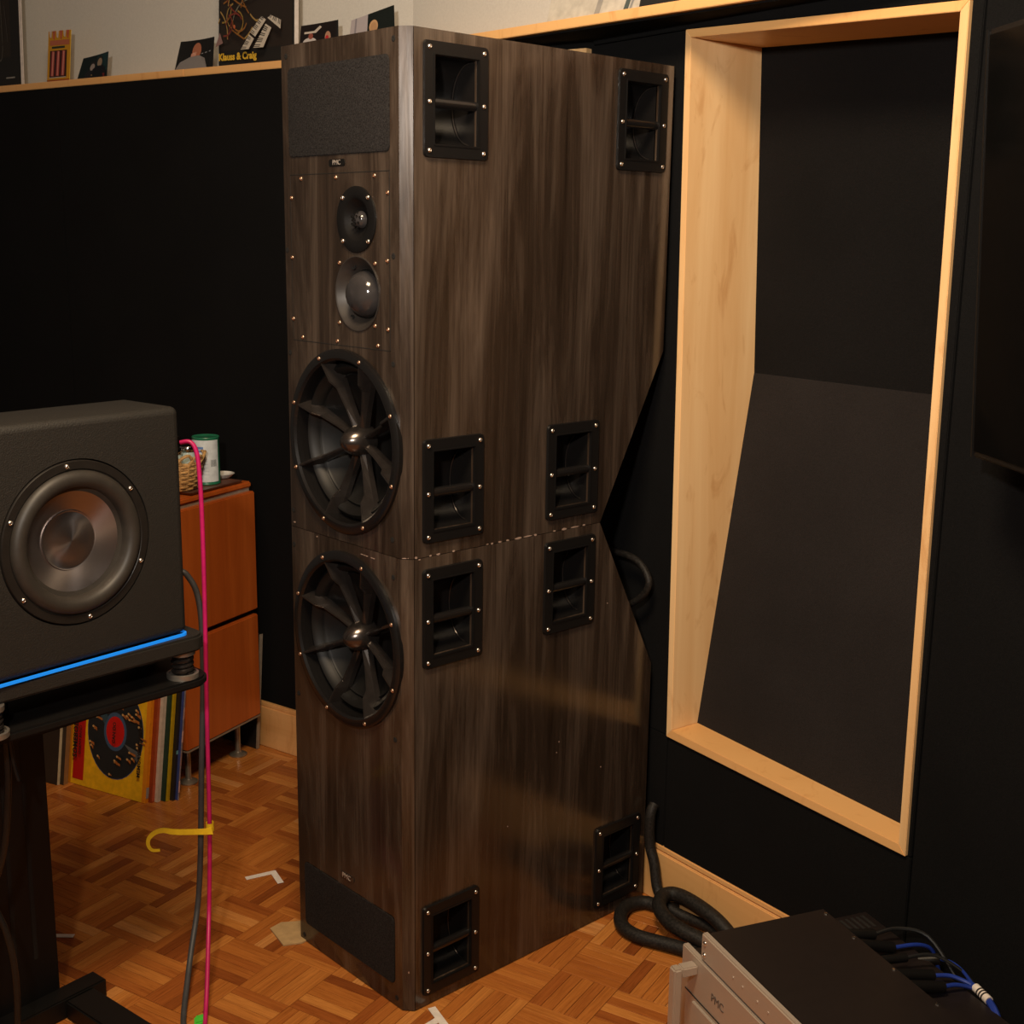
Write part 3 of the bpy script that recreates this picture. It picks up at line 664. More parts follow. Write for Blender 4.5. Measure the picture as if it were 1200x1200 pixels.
for i, p in enumerate(tpv):
    d = (tpv[min(i+1, nt-1)]-tpv[max(i-1, 0)]).normalized(); out = Vector((.71, -.70, 0)); hgt = d.cross(out).normalized(); hgt = hgt if i == 0 or hgt.dot(prevh) > 0 else -hgt; prevh = hgt
    th_ = out*.0009
    vs += [p+hgt*hv[i]-th_, p+hgt*hv[i]+th_, p-hgt*hv[i]+th_, p-hgt*hv[i]-th_]
tie.add(vs, [(4*i+e, 4*i+(e+1) % 4, 4*i+4+(e+1) % 4, 4*i+4+e) for i in range(nt-1) for e in range(4)]+[(0, 1, 2, 3), (4*nt-4, 4*nt-3, 4*nt-2, 4*nt-1)])
ti = obj('cable_strap', tie, M['yellow'], None, 'yellow hook-shaped strap end wrapped on the pink cable', 'cable tie', smooth=False)
lp = MB().lathe([(.0075, -.0085), (.0082, -.004), (.0078, .004), (.0082, .0095)], frame((-.3635, -.1935, .306), XA, YA, ZA), 12); obj('strap_loop', lp, M['yellow'], ti, smooth=True)
cable('stand_cable', [(-.275,-.612,.90),(-.265,-.601,.795),(-.262,-.598,.732),(-.262,-.598,.661),(-.259,-.594,.589),(-.254,-.589,.553)], .0035, 'blackcable', 'thin black cable end at the left edge, ending beside the stand post')
cable('stand_cable', [(-.285,-.622,.82),(-.269,-.606,.718),(-.265,-.601,.604),(-.267,-.603,.531),(-.277,-.614,.426),(-.30,-.64,.32),(-.31,-.65,.2)], .0055, 'blackcable', 'thick black cable bulging out at the left edge below the subwoofer')
cable('stand_cable', [(-.30,-.64,.36),(-.286,-.624,.312),(-.280,-.617,.281),(-.275,-.611,.227),(-.274,-.610,.164),(-.276,-.612,.100),(-.29,-.60,.03),(-.32,-.585,.008),(-.38,-.56,.008)], .0055, 'blackcable', 'black cable curving down to the floor at the lower left edge')
obj('green_clip', MB().hexa([Vector((-.245,-.305,.001)), Vector((-.222,-.318,.001)), Vector((-.214,-.298,.001)), Vector((-.236,-.285,.001))], [Vector((-.245,-.305,.012)), Vector((-.222,-.318,.012)), Vector((-.214,-.298,.014)), Vector((-.236,-.285,.014))]), M['green'], None, 'small bright green tag on the floor at the bottom edge', 'tag', bevel=.003)

# ------------------------------------------------------------ cabinet with steel legs
CA = math.radians(-69); CDv = Vector((math.cos(CA), math.sin(CA), 0)); CN = Vector((-CDv.y, CDv.x, 0)); CO = Vector((-1.25, .464, 0))
def cp(s, n, z): return CO + CDv*s + CN*n + Vector((0, 0, z))
CW, CDp = .307, .50
def cbox(s0, s1, n0, n1, z0, z1): return MB().hexa([cp(s0, n0, z0), cp(s1, n0, z0), cp(s1, n1, z0), cp(s0, n1, z0)], [cp(s0, n0, z1), cp(s1, n0, z1), cp(s1, n1, z1), cp(s0, n1, z1)])
cb = thing('cabinet', 'orange cherrywood cabinet on round-footed steel legs', 'cabinet', cp(CW/2, -CDp/2, 0), CA)
obj('body', cbox(.006, CW-.006, -CDp, -.020, .108, .742), M['board'], cb)
obj('base_panel', cbox(.002, CW-.002, -CDp, -.001, .104, .1085), M['boardedge'], cb)
obj('end_panel', cbox(0, CW, -.019, 0, .1095, .400), M['cherry'], cb, bevel=.003, label='lower cherrywood panel')
obj('end_panel', cbox(0, CW, -.019, 0, .4145, .742), M['cherry'], cb, bevel=.003, label='upper cherrywood panel')
obj('front_panel', cbox(CW-.006, CW+.002, -CDp, -.021, .110, .400), M['cherry'], cb, bevel=.002)
obj('front_panel', cbox(CW-.006, CW+.002, -CDp, -.021, .4145, .742), M['cherry'], cb, bevel=.002)
obj('top_panel', cbox(0, CW, -CDp, -.010, .752, .768), M['cherry'], cb, bevel=.004)
obj('shadow_gap_strip', cbox(.004, CW-.004, -CDp+.01, -.016, .742, .752), M['boardedge'], cb)
for s, n_ in ((.055, -.040), (CW-.045, -.040), (.055, -CDp+.05), (CW-.045, -CDp+.05)):
    obj('leg', MB().lathe([(.0001, 0), (.024, 0), (.0245, .003), (.020, .006), (.0095, .010), (.0075, .014), (.0075, .104), (.0001, .104)], Matrix.Translation(cp(s, n_, .0004)), 24), M['washer'], cb, smooth=True)
# things on the cabinet
ZT = .7685
tr = MB().hexa([cp(.045, -.015, ZT), cp(.235, -.015, ZT), cp(.235, -.13, ZT), cp(.045, -.13, ZT)], [cp(.035, -.008, ZT+.008), cp(.245, -.008, ZT+.008), cp(.245, -.137, ZT+.008), cp(.035, -.137, ZT+.008)])
obj('serving_tray', tr, M['tray'], None, 'low brown tray under the wicker basket', 'tray', bevel=.002)
dc = cp(.042, -.075, ZT+.0085)
ds = obj('small_dish', MB().lathe([(.0001, .002), (.018, 0), (.026, .005), (.034, .013), (.032, .0135), (.022, .006), (.0001, .005)], Matrix.Translation(dc+Vector((0, 0, 0))), 28), M['ceramic'], None, 'white dish rim showing beside the green tin', 'dish', smooth=True)
bc = cp(.215, -.078, ZT+.009)
bs = thing('wicker_basket', 'honey-coloured wicker basket on the cherrywood cabinet', 'basket', bc)
rb = random.Random(9)
for k in range(11):                        # woven coils
    z = .004+k*.0066; r = .048+.016*(k/10)**.8
    obj('cane_coil', MB().tube([bc + Vector(((r+.0022*math.sin(9*a+k*PI))*math.cos(a), (r+.0022*math.sin(9*a+k*PI))*math.sin(a), z+.001*math.sin(3*a+k))) for a in [2*PI*i/54 for i in range(55)]], .0036, 6, 1), M['wicker'], bs, smooth=True)
for k in range(18):
    a = 2*PI*k/18; obj('cane_stake', MB().tube([bc + Vector((r*math.cos(a), r*math.sin(a), z)) for r, z in ((.048, .002), (.058, .035), (.066, .075))], .0026, 6, 3), M['wicker'], bs, smooth=True)
for k in range(12):                        # loose looped border
    a = 2*PI*k/12; b2 = a+.75
    P_ = [bc + Vector((r*math.cos(t_), r*math.sin(t_), z)) for r, t_, z in ((.064, a, .066), (.071, a+.2, .083+rb.uniform(0, .008)), (.072, a+.5, .088+rb.uniform(-.004, .008)), (.065, b2, .070))]
    obj('border_loop', MB().tube(P_, .0042, 7, 4), M['wicker'], bs, smooth=True)
obj('basket_floor', MB().lathe([(.0001, .003), (.047, .003), (.047, .005), (.0001, .005)], Matrix.Translation(bc), 24), M['wicker'], bs)
jl = {(.022, -.018): 'glass jar in the wicker basket nearest the green tin', (-.026, -.008): 'glass jar in the wicker basket half hidden by the subwoofer', (.006, .030): 'glass jar at the back of the wicker basket'}
for (jx, jy), lb in jl.items():
    jc = bc + Vector((jx, jy, .006)); j = thing('glass_jar', lb, 'jar', jc, group='jars in the wicker basket')
    obj('jar_body', MB().lathe([(.0001, 0), (.021, 0), (.022, .004), (.022, .078), (.019, .086), (.019, .090), (.0001, .090)], Matrix.Translation(jc), 24), M['glassware'], j, smooth=True)
    obj('lid', MB().lathe([(.0205, .088), (.0215, .090), (.0215, .100), (.020, .102), (.0001, .102)], Matrix.Translation(jc), 24), M['chrome'], j, smooth=True)
tc = cp(.118, -.062, ZT+.009)
ct = thing('green_tin', 'green tin with a white wrap label beside the wicker basket', 'tin', tc)
obj('tin_body', MB().lathe([(.0001, 0), (.0345, 0), (.0355, .002), (.0345, .004), (.0345, .120), (.0355, .122), (.0345, .124), (.032, .122), (.0001, .122)], Matrix.Translation(tc), 40), M['can_green'], ct, smooth=True)
a_c = math.atan2(CAM.y-tc.y, CAM.x-tc.x); lb = MB(); n = 24; vs = []
for i in range(n+1):
    a = a_c-1.75+2.75*i/n
    for z in (.008, .117): vs.append(tc+Vector((.0352*math.cos(a), .0352*math.sin(a), z)))
lb.add(vs, [(2*i, 2*i+2, 2*i+3, 2*i+1) for i in range(n)]); la = obj('wrap_label', lb, M['label'], ct, smooth=True)
def on_can(a0, a1, z0, z1, col, nm):
    mb = MB(); vs = []
    for i in range(5):
        a = a_c+a0+(a1-a0)*i/4
        for z in (z0, z1): vs.append(tc+Vector((.0355*math.cos(a), .0355*math.sin(a), z)))
    mb.add(vs, [(2*i, 2*i+2, 2*i+3, 2*i+1) for i in range(4)]); obj(nm, mb, flat(col), la)
on_can(-.95, -.2, .094, .100, (.12, .22, .5), 'label_print'); on_can(-.95, -.15, .086, .092, (.12, .22, .5), 'label_print')
for k in range(6): on_can(-.9+.05*k, .05+.03*k % .2, .072-.009*k, .0728-.009*k, (.35, .38, .42), 'label_line')
for k in range(9): on_can(.32+.055*k, .32+.055*k+(.03 if k % 2 else .018), .048, .066, (.03, .03, .03), 'bar_mark')

# thin black board leaning on the left wall behind the cabinet
bdl = thing('leaning_board', 'thin black board leaning on the wall behind the cherrywood cabinet', 'board', lpt(-.06, -.03, 0), A_L)
def lb_(s0, s1, d0, d1): return MB().hexa([lpt(s0, d0-.025, .001), lpt(s1, d0-.025, .001), lpt(s1, d1-.025, .001), lpt(s0, d1-.025, .001)], [lpt(s0, d0, .33), lpt(s1, d0, .33), lpt(s1, d1, .33), lpt(s0, d1, .33)])
obj('board_face', lb_(-.14, -.0035, -.016, -.008), M['board'], bdl); obj('board_edge', lb_(-.0035, 0, -.017, -.007), M['boardedge'], bdl)

# ------------------------------------------------------------ records on the floor
RA = math.radians(19.3); RX = Vector((math.cos(RA), math.sin(RA), 0)); RN = Vector((-RX.y, RX.x, 0))
def record(b, thick, face, spine, label, h=.292, wdt=.27, lean=.043, edge=None):
    r = thing('record_sleeve', label, 'record', b - RX*(wdt/2), RA, 'records on the floor under the platform')
    L3 = (RN*lean + ZA*h); up_ = L3.normalized(); nn = RX.cross(up_).normalized()*-1
    if nn.dot(RN) < 0: nn = -nn
    def q(s, t_, k): return b + RX*(s-wdt) + up_*t_ + nn*k + ZA*.0008
    H = L3.length
    mb = MB().hexa([q(0, 0, 0), q(wdt, 0, 0), q(wdt, 0, thick), q(0, 0, thick)], [q(0, H, 0), q(wdt, H, 0), q(wdt, H, thick), q(0, H, thick)])
    obj('sleeve', mb, flat(face, .4), r)
    if spine != face:
        mb = MB().hexa([q(wdt, 0, 0), q(wdt+.0006, 0, 0), q(wdt+.0006, 0, thick), q(wdt, 0, thick)], [q(wdt, H, 0), q(wdt+.0006, H, 0), q(wdt+.0006, H, thick), q(wdt, H, thick)])
        obj('spine', mb, flat(spine, .4), r)
    return r, q, H, up_, nn
B0 = Vector((-1.1474, .0573, 0)); STEP = Vector((.0382, .0745, 0))
r0, q0, H0, UP0, NN0 = record(B0, .0105, (.88, .50, .01), (.80, .27, .01), 'yellow record sleeve printed with a black disc and red label')
# printed front
def ink_mesh(polys, f, base=.0003, step=.00012):
    mb = MB()
    for k, (pts, col) in enumerate(polys):
        mb.add([f(u, v, base+step*k) for u, v in pts], [tuple(range(len(pts)))], col)
    return mb
W0 = .27
ff = lambda u, v, k: q0(u*W0, v*H0, -k)
def ell(cx, cy, rx, ry, n=36): return [(cx+rx*math.cos(2*PI*i/n), cy+ry*math.sin(2*PI*i/n)) for i in range(n)]
rcx, rcy, rrx, rry = .58, .555, .35, .415
polys = [([(.955, 0), (1, 0), (1, 1), (.955, 1)], (.80, .27, .01)), ([(0, 0), (.035, 0), (.035, 1), (0, 1)], (.70, .24, .01)),
         (ell(rcx, rcy, rrx*1.015, rry*1.015), (.06, .10, .25)), (ell(rcx, rcy, rrx, rry), (.008, .016, .022)),
         (ell(rcx, rcy, .145, .17), (.045, .10, .20)), (ell(rcx, rcy, .115, .135), (.60, .008, .006)),
         ([(.06, .05), (.20, .05), (.20, .93), (.06, .93)], (.52, .008, .006)),
         ([(rcx-.33, .82), (rcx-.14, .60), (rcx-.10, .66), (rcx-.2, .90)], (.03, .075, .11)), ([(rcx+.12, .47), (rcx+.34, .42), (rcx+.3, .33)], (.10, .11, .12))]
ri = random.Random(11)
for k in range(34):
    a = ri.uniform(0, 2*PI); r = ri.uniform(.45, .95); u, v = rcx+rrx*r*math.cos(a), rcy+rry*r*math.sin(a); l = ri.uniform(.02, .08)
    polys += [([(u, v), (u+l, v-.012+ri.uniform(-.02, .01)), (u+l, v+.002), (u, v+.016)], (.42, .14, .03)), (ell(u, v+.006, .012, .011, 8), (.62, .40, .16))]
obj('cover_print', ink_mesh(polys, ff), M['ink'], r0, fix=False)
TR0 = frame(q0(0, 0, -.006), RX, UP0, -NN0)
def rtext(txt, size, u, v, rot, mat, bold=0, up_by=.0):
    me = text_mesh(txt, size, .0002, mat=mat, bold=bold); place('cover_lettering', me, r0, frame(q0(u*W0, v*H0, -.0102-up_by), RX, UP0, -NN0) @ Matrix.Rotation(rot, 4, 'Z'))
rtext('SOMEBODY', .021, .112, .44, PI/2, M['textblack'], .0006); rtext('DREAM BAND', .012, .172, .42, PI/2, M['textblack'])
rtext('MEMORY DREAMIN', .0155, .93, .45, PI/2, M['textblack'], .0003); rtext('CAN DO', .014, .60, .555, PI/2, M['textblack'], .0003)
seq = [(.016, .009, (.30, .045, .012), (.42, .07, .015), 'dark red-brown record sleeve just behind the yellow one'),
       (.029, .0125, (.62, .54, .46), (.66, .55, .47), 'thick cream-white record spine in the middle of the stack'),
       (.048, .0035, (.008, .035, .02), (.008, .035, .02), 'thin dark green record sleeve beside the cream spine'),
       (.054, .0085, (.52, .36, .01), (.56, .36, .01), 'mustard yellow record spine near the right of the stack'),
       (.068, .0078, (.016, .014, .014), (.022, .018, .02), 'thick black record spine at the right of the stack'),
       (.080, .004, (.05, .07, .25), (.30, .26, .30), 'worn blue and grey record sleeve at the far right')]
for d, thk, fc, spn, lbl in seq:
    k = d/.0838; rr, qq, HH, uu, nn2 = record(B0 + STEP*k, thk, fc, spn, lbl, h=.292-.10*d)
    if 'worn' in lbl:
        for z, cc in ((.02, .8), (.09, .35), (.15, .75), (.21, .5)): obj('worn_patch', MB().hexa([qq(.2706, z, 0), qq(.2712, z, 0), qq(.2712, z, .004), qq(.2706, z, .004)], [qq(.2706, z+.03, 0), qq(.2712, z+.03, 0), qq(.2712, z+.03, .004), qq(.2706, z+.03, .004)]), flat((cc, cc*.6, cc*.55)), rr)
    if 'red-brown' in lbl: obj('spine_band', MB().hexa([qq(.2706, .005, 0), qq(.2712, .005, 0), qq(.2712, .005, .009), qq(.2706, .005, .009)], [qq(.2706, .045, 0), qq(.2712, .045, 0), qq(.2712, .045, .009), qq(.2706, .045, .009)]), flat((.55, .10, .04)), rr)
    if 'thick black' in lbl: obj('spine_mark', MB().hexa([qq(.2706, .12, .001), qq(.2712, .12, .001), qq(.2712, .12, .007), qq(.2706, .12, .007)], [qq(.2706, .13, .001), qq(.2712, .13, .001), qq(.2712, .13, .007), qq(.2706, .13, .007)]), flat((.15, .4, .45)), rr)
# price mark at the spine's foot
obj('spine_label', MB().hexa([q0(W0+.0007, .012, .001), q0(W0+.0013, .012, .001), q0(W0+.0013, .012, .0100), q0(W0+.0007, .012, .0100)], [q0(W0+.0007, .04, .001), q0(W0+.0013, .04, .001), q0(W0+.0013, .04, .0100), q0(W0+.0007, .04, .0100)]), flat((.35, .33, .33)), r0)
# two more sleeves at the left, seen by their spines
record(Vector((-1.398, -.063, 0)), .0085, (.02, .017, .015), (.60, .50, .34), 'cream record spine left of the yellow sleeve', wdt=.26)
record(Vector((-1.388, -.050, 0)), .014, (.03, .02, .015), (.28, .15, .06), 'brown record spine left of the yellow sleeve', wdt=.26)

# ------------------------------------------------------------ scraps on the floor
def scrap(name, pts, mat, label, cat, h=.0008, group=None):
    mb = prism([(p[0], p[1]) for p in pts], Matrix.Translation((0, 0, .0004)), h); return obj(name, mb, M[mat], None, label, cat, group)
def strip(a, b, w_):
    a, b = Vector((*a, 0)), Vector((*b, 0)); d = (b-a).normalized(); s = Vector((-d.y, d.x, 0))*w_/2; return [a-s, b-s, b+s, a+s]
tp1 = thing('floor_tape', 'bent white tape corner mark left of the loudspeaker', 'tape', (-.63, .09, 0))
for a, b, zz in (((-.645, .045), (-.628, .112), .0005), ((-.634, .108), (-.575, .092), .0012)): obj('tape_strip', prism([(p.x, p.y) for p in strip(a, b, .014)], Matrix.Translation((0, 0, zz)), .0006), M['paper'], tp1)
tp2 = thing('floor_tape', 'white tape corner mark at the bottom edge under the loudspeaker', 'tape', (.045, .04, 0))
for a, b, zz in (((.012, .046), (.075, .028), .0012), ((.048, .036), (.052, -.01), .0005)): obj('tape_strip', prism([(p.x, p.y) for p in strip(a, b, .015)], Matrix.Translation((0, 0, zz)), .0006), M['paper'], tp2)
scrap('paper_scrap', strip((-.705, -.385), (-.668, -.345), .012), 'paper', 'small white paper scrap beside the stand post', 'paper')
scrap('cardboard_piece', [(-.425, -.030), (-.352, -.045), (-.335, -.01), (-.345, .05), (-.40, .045), (-.43, .0)], 'card', 'torn brown cardboard piece at the loudspeaker foot', 'cardboard', .003)

# ------------------------------------------------------------ speaker cables
cable('speaker_cable', [(.018,.66,.225),(.020,.646,.205),(.024,.643,.141),(.040,.641,.103),(.058,.634,.052),(.090,.627,.030),(.118,.630,.022),(.150,.637,.018),(.190,.640,.018),(.245,.634,.018)], .0115, 'sleeve', 'black sleeved cable dropping behind the loudspeaker onto the floor', n=12)
cable('speaker_cable', [(.105,.648,.016),(.062,.630,.016),(.034,.618,.016),(.022,.582,.016),(.038,.540,.016),(.074,.510,.016),(.117,.506,.016),(.166,.523,.016),(.215,.540,.016),(.258,.546,.016),(.36,.55,.016)], .0145, 'sleeve', 'thick black sleeved cable looping round on the parquet', n=12)
cable('speaker_cable', [(.28,.632,.016),(.222,.634,.046),(.155,.640,.056),(.105,.640,.056),(.090,.618,.055),(.109,.580,.052),(.152,.559,.046),(.195,.554,.044),(.26,.565,.036),(.36,.585,.016)], .0155, 'sleeve', 'thick black sleeved cable arched over the other floor loops', n=12)
cable('link_cable', [(-.170,.645,.87),(-.165,.652,.818),(-.154,.652,.789),(-.134,.652,.765),(-.071,.647,.763),(-.032,.643,.753),(-.003,.638,.724),(-.015,.639,.692),(-.053,.643,.662),(-.095,.648,.639),(-.13,.65,.62)], .0075, 'sleeve', 'braided cable looping out behind the middle of the loudspeaker')

# ------------------------------------------------------------ amplifiers at the right
AA = math.radians(-21); AX = Vector((math.cos(AA), math.sin(AA), 0)); AY = Vector((-AX.y, AX.x, 0)); AO = Vector((.4975, .2301, 0))
def ap(x, y, z): return AO + AX*x + AY*y + Vector((0, 0, z))
def abox(x0, x1, y0, y1, z0, z1, mb=None): return (mb or MB()).hexa([ap(x0, y0, z0), ap(x1, y0, z0), ap(x1, y1, z0), ap(x0, y1, z0)], [ap(x0, y0, z1), ap(x1, y0, z1), ap(x1, y1, z1), ap(x0, y1, z1)])
TA = lambda x, z, y=0.: frame(ap(x, y, z), AX, ZA, -AY)
am = thing('power_amplifier', 'large silver-fronted amplifier with bracket handles on the floor', 'amplifier', ap(.2, .18, 0), AA)
obj('faceplate', abox(-.056, .44, -.008, .004, .022, .250), M['steel'], am, bevel=.002)
obj('lid', abox(-.045, .43, .004, .360, .030, .2425), M['ampblack'], am, bevel=.0015)
for k in range(6): obj('vent_slot', abox(-.034, .004, .283+.0115*k, .2885+.0115*k, .2425, .2432), M['hole'], am)
obj('face_groove', abox(-.040, .43, -.0092, -.008, .176, .1775), M['hole'], am)
obj('lower_fascia', abox(-.010, .40, -.013, -.008, .06, .17), M['steel'], am, bevel=.001)
for x0 in (-.022, .40):
    hd = obj('handle', abox(x0, x0+.020, -.052, -.036, .045, .238), M['steel'], am, bevel=.003)
    obj('handle_arm', abox(x0, x0+.020, -.0365, -.008, .221, .238), M['steel'], hd, bevel=.002); obj('handle_arm', abox(x0, x0+.020, -.0365, -.008, .045, .062), M['steel'], hd, bevel=.002)
for x, y in ((-.02, .03), (.40, .03), (-.02, .33), (.40, .33)): obj('foot', MB().lathe([(.0001, 0), (.017, 0), (.019, .004), (.019, .030), (.0001, .030)], Matrix.Translation(ap(x, y, .0003)), 20), M['plastic'], am, smooth=True)
place('lettering', text_mesh('PMC', .020, .0003, mat=M['letter']), am, TA(.062, .208, -.0084))
pa = thing('preamplifier', 'slim black-topped unit with silver front on top of the big amplifier', 'amplifier', ap(.2, .12, .25), AA)
obj('faceplate', abox(0, .40, -.006, .006, .2530, .3005), M['steel'], pa, bevel=.0025)
obj('chassis', abox(.004, .396, .006, .230, .2560, .2990), M['ampblack'], pa, bevel=.001)
for x, y in ((.03, .03), (.37, .03), (.03, .2), (.37, .2)): obj('foot', MB().lathe([(.0001, .2505), (.012, .2505), (.012, .256), (.0001, .256)], Matrix.Translation(ap(x, y, 0)), 16), M['plastic'], pa)
for x, z in ((.0125, .287), (.0125, .266), (.387, .287)): place('face_screw', SCR, pa, TA(x, z, -.006))
for k, x in enumerate((.10, .128, .17, .20, .235)): obj('indicator', MB().lathe([(.0001, .001), (.0022, .001), (.0022, 0), (.0001, 0)], TA(x, .277, -.006), 10), M['letterlight'], pa)
for x, y in ((.30, .225), (.20, .224), (.10, .222), (.02, .224)): obj('lid_screw', MB().lathe([(.0001, .0014), (.003, .0012), (.0035, 0), (.0001, 0)], Matrix.Translation(ap(x, y, .299)), 10), M['screw'], pa)
# connectors and blue leads behind the upper unit
def lead(name, pts, r, mat, label, plugs=(), group=None):
    c = cable(name, [ap(*p) for p in pts], r, mat, label, group=group, n=8, sub=5)
    for a, b, pr in plugs: obj('plug', MB().tube([ap(*a), ap(*b)], pr, 12, 1), M['abs'], c, smooth=True)
    return c
lead('blue_lead', [(.084, .315, .252), (.088, .365, .250), (.092, .395, .235), (.10, .405, .20)], .0035, 'bluecable', 'short blue lead end nearest the vent slots', [((.075, .236, .272), (.083, .318, .252), .009)])
lead('blue_lead', [(.128, .378, .243), (.150, .385, .248), (.180, .382, .250), (.217, .370, .250)], .0028, 'bluecable', 'thin blue lead arching down to the white cable label', [((.110, .350, .236), (.128, .379, .243), .0095)])
lead('blue_lead', [(.180, .318, .256), (.190, .345, .256), (.205, .362, .252), (.219, .3705, .249)], .0035, 'bluecable', 'blue lead from the left one of two rear plugs', [((.170, .238, .270), (.180, .320, .256), .0095)])
lead('blue_lead', [(.212, .312, .256), (.214, .335, .256), (.217, .355, .251), (.221, .3690, .246)], .0035, 'bluecable', 'blue lead from the right one of two rear plugs', [((.205, .238, .270), (.212, .314, .256), .0095)])
ml = lead('blue_cable', [(.216, .3705, .2475), (.240, .3695, .247), (.262, .366, .245), (.285, .360, .235), (.31, .352, .205), (.33, .372, .15)], .0060, 'bluecable', 'thick blue cable with a white label sleeve')
obj('label_sleeve', MB().tube([ap(.222, .3710, .2482), ap(.258, .3670, .2466)], .0072, 12, 1), M['paper'], ml, smooth=True)
for k in range(3): obj('label_mark', MB().tube([ap(.233+.006*k, .36975-.0006*k, .2478-.0003*k), ap(.236+.006*k, .36945-.0006*k, .2476-.0003*k)], .0075, 12, 1), M['textblack'], ml)
lead('black_lead', [(.052, .300, .262), (.058, .345, .268), (.09, .385, .262), (.15, .396, .22)], .0035, 'blackcable', 'thin black lead curving over the connectors nearest the vents', [((.045, .236, .272), (.052, .302, .262), .009)])
lead('black_lead', [(.135, .300, .266), (.150, .350, .268), (.19, .39, .24), (.22, .40, .2)], .003, 'blackcable', 'thin black lead between the two groups of blue plugs', [((.13, .238, .270), (.135, .302, .266), .0075)])

# ------------------------------------------------------------ television on the right
AT = math.radians(-35.7); TX = Vector((math.cos(AT), math.sin(AT), 0)); TN = Vector((TX.y, -TX.x, 0)); TO = Vector((.7663, .4622, 1.1063))
tiltv = (ZA + TN*.055).normalized(); tvn = TX.cross(tiltv).normalized()
if tvn.dot(TN) < 0: tvn = -tvn
def tvp(s, n_, h): return TO + TX*s + tiltv*h + tvn*n_
def tvbox(s0, s1, n0, n1, h0, h1): return MB().hexa([tvp(s0, n0, h0), tvp(s1, n0, h0), tvp(s1, n1, h0), tvp(s0, n1, h0)], [tvp(s0, n0, h1), tvp(s1, n0, h1), tvp(s1, n1, h1), tvp(s0, n1, h1)])
tv = thing('television', 'black flat television tilted forward at the right edge', 'television', TO + TX*.5 - TN*.0, AT)
obj('casing', tvbox(0, 1.0, -.035, -.001, 0, .60), M['plastic'], tv, bevel=.003)
obj('screen', tvbox(.008, .992, -.001, .0005, .010, .592), M['screen'], tv)
obj('bezel_edge', tvbox(0, .003, -.0005, .0012, .0, .60), M['abs'], tv)
obj('wall_bracket', MB().tube([tvp(.22, -.035, .30), tvp(.22, -.09, .28), rpt(.26, -.002, 1.40)], .02, 8, 1), M['steelgrey'], tv)

# ------------------------------------------------------------ pictures standing on the left ledge
PI0 = Vector((-1.177, .555, 0))
def ipt(s, k, z): return PI0 + DL*s + NL*k + Vector((0, 0, z))
ZL = 1.8397
def picture(name, label, cat, quad, polys, lean=.03, group=None, white=None, thick=.0012, curl=0.):
    """quad: (s, z) of bottom-left, bottom-right, top-right, top-left"""
    (a, b, c, d) = quad; z0 = min(a[1], b[1]); z1 = max(c[1], d[1])
    root = thing(name, label, cat, ipt((a[0]+b[0])/2, 0, z0), A_L, group)
    def f(u, v, k):
        s = (a[0]*(1-u)+b[0]*u)*(1-v)+(d[0]*(1-u)+c[0]*u)*v; z = (a[1]*(1-u)+b[1]*u)*(1-v)+(d[1]*(1-u)+c[1]*u)*v
        return ipt(s, (z-z0)/(z1-z0)*lean - k - curl*(2*u-1)**2, z)
    mb = MB(); nx = 8 if curl else 1; vs = []
    for i in range(nx+1):
        for v in (0, 1): vs += [f(i/nx, v, 0), f(i/nx, v, -thick)]
    fs = []
    for i in range(nx):
        o = 4*i; fs += [(o, o+4, o+6, o+2), (o+1, o+3, o+7, o+5), (o, o+1, o+5, o+4), (o+2, o+6, o+7, o+3)]
    fs += [(0, 2, 3, 1), (4*nx, 4*nx+1, 4*nx+3, 4*nx+2)]
    mb.add(vs, fs); obj('sheet', mb, white or M['paper'], root)
    pm = MB()
    for k, (pts, col) in enumerate(polys):
        us = [p[0] for p in pts]
        if curl and max(us)-min(us) > .2 and len(pts) == 4:
            for i in range(8):
                t0, t1 = i/8, (i+1)/8; L_ = lambda p, q, t_: (p[0]*(1-t_)+q[0]*t_, p[1]*(1-t_)+q[1]*t_)
                P4 = [L_(pts[0], pts[1], t0), L_(pts[0], pts[1], t1), L_(pts[3], pts[2], t1), L_(pts[3], pts[2], t0)]
                pm.add([f(u, v, .0003+.00012*k) for u, v in P4], [(0, 1, 2, 3)], col)
        else: pm.add([f(u, v, .0003+.00012*k) for u, v in pts], [tuple(range(len(pts)))], col)
    obj('printed_picture', pm, M['ink'], root, fix=False)
    return root, f
def rc4(u0, v0, u1, v1): return [(u0, v0), (u1, v0), (u1, v1), (u0, v1)]
def line(u0, v0, u1, v1, w_, asp=1.):
    dx, dy = u1-u0, (v1-v0)/asp; l = math.hypot(dx, dy) or 1; nx, ny = -dy/l*w_/2, dx/l*w_/2*asp; return [(u0-nx, v0-ny), (u1-nx, v1-ny), (u1+nx, v1+ny), (u0+nx, v0+ny)]
def cable_lines(cl, n_, seed, box_):
    r_ = random.Random(seed); out = []
    for _ in range(n_):
        u, v = r_.uniform(box_[0], box_[2]), r_.uniform(box_[1], box_[3]); a = r_.uniform(0, 2*PI); c = r_.choice(cl); t_ = r_.uniform(-.5, .5)
        for s in range(6):
            u2, v2 = u+.045*math.cos(a), v+.03*math.sin(a); a += t_
            if not (box_[0] < u2 < box_[2] and box_[1] < v2 < box_[3]): break
            out.append((line(u, v, u2, v2, .010), c)); u, v = u2, v2
    return out
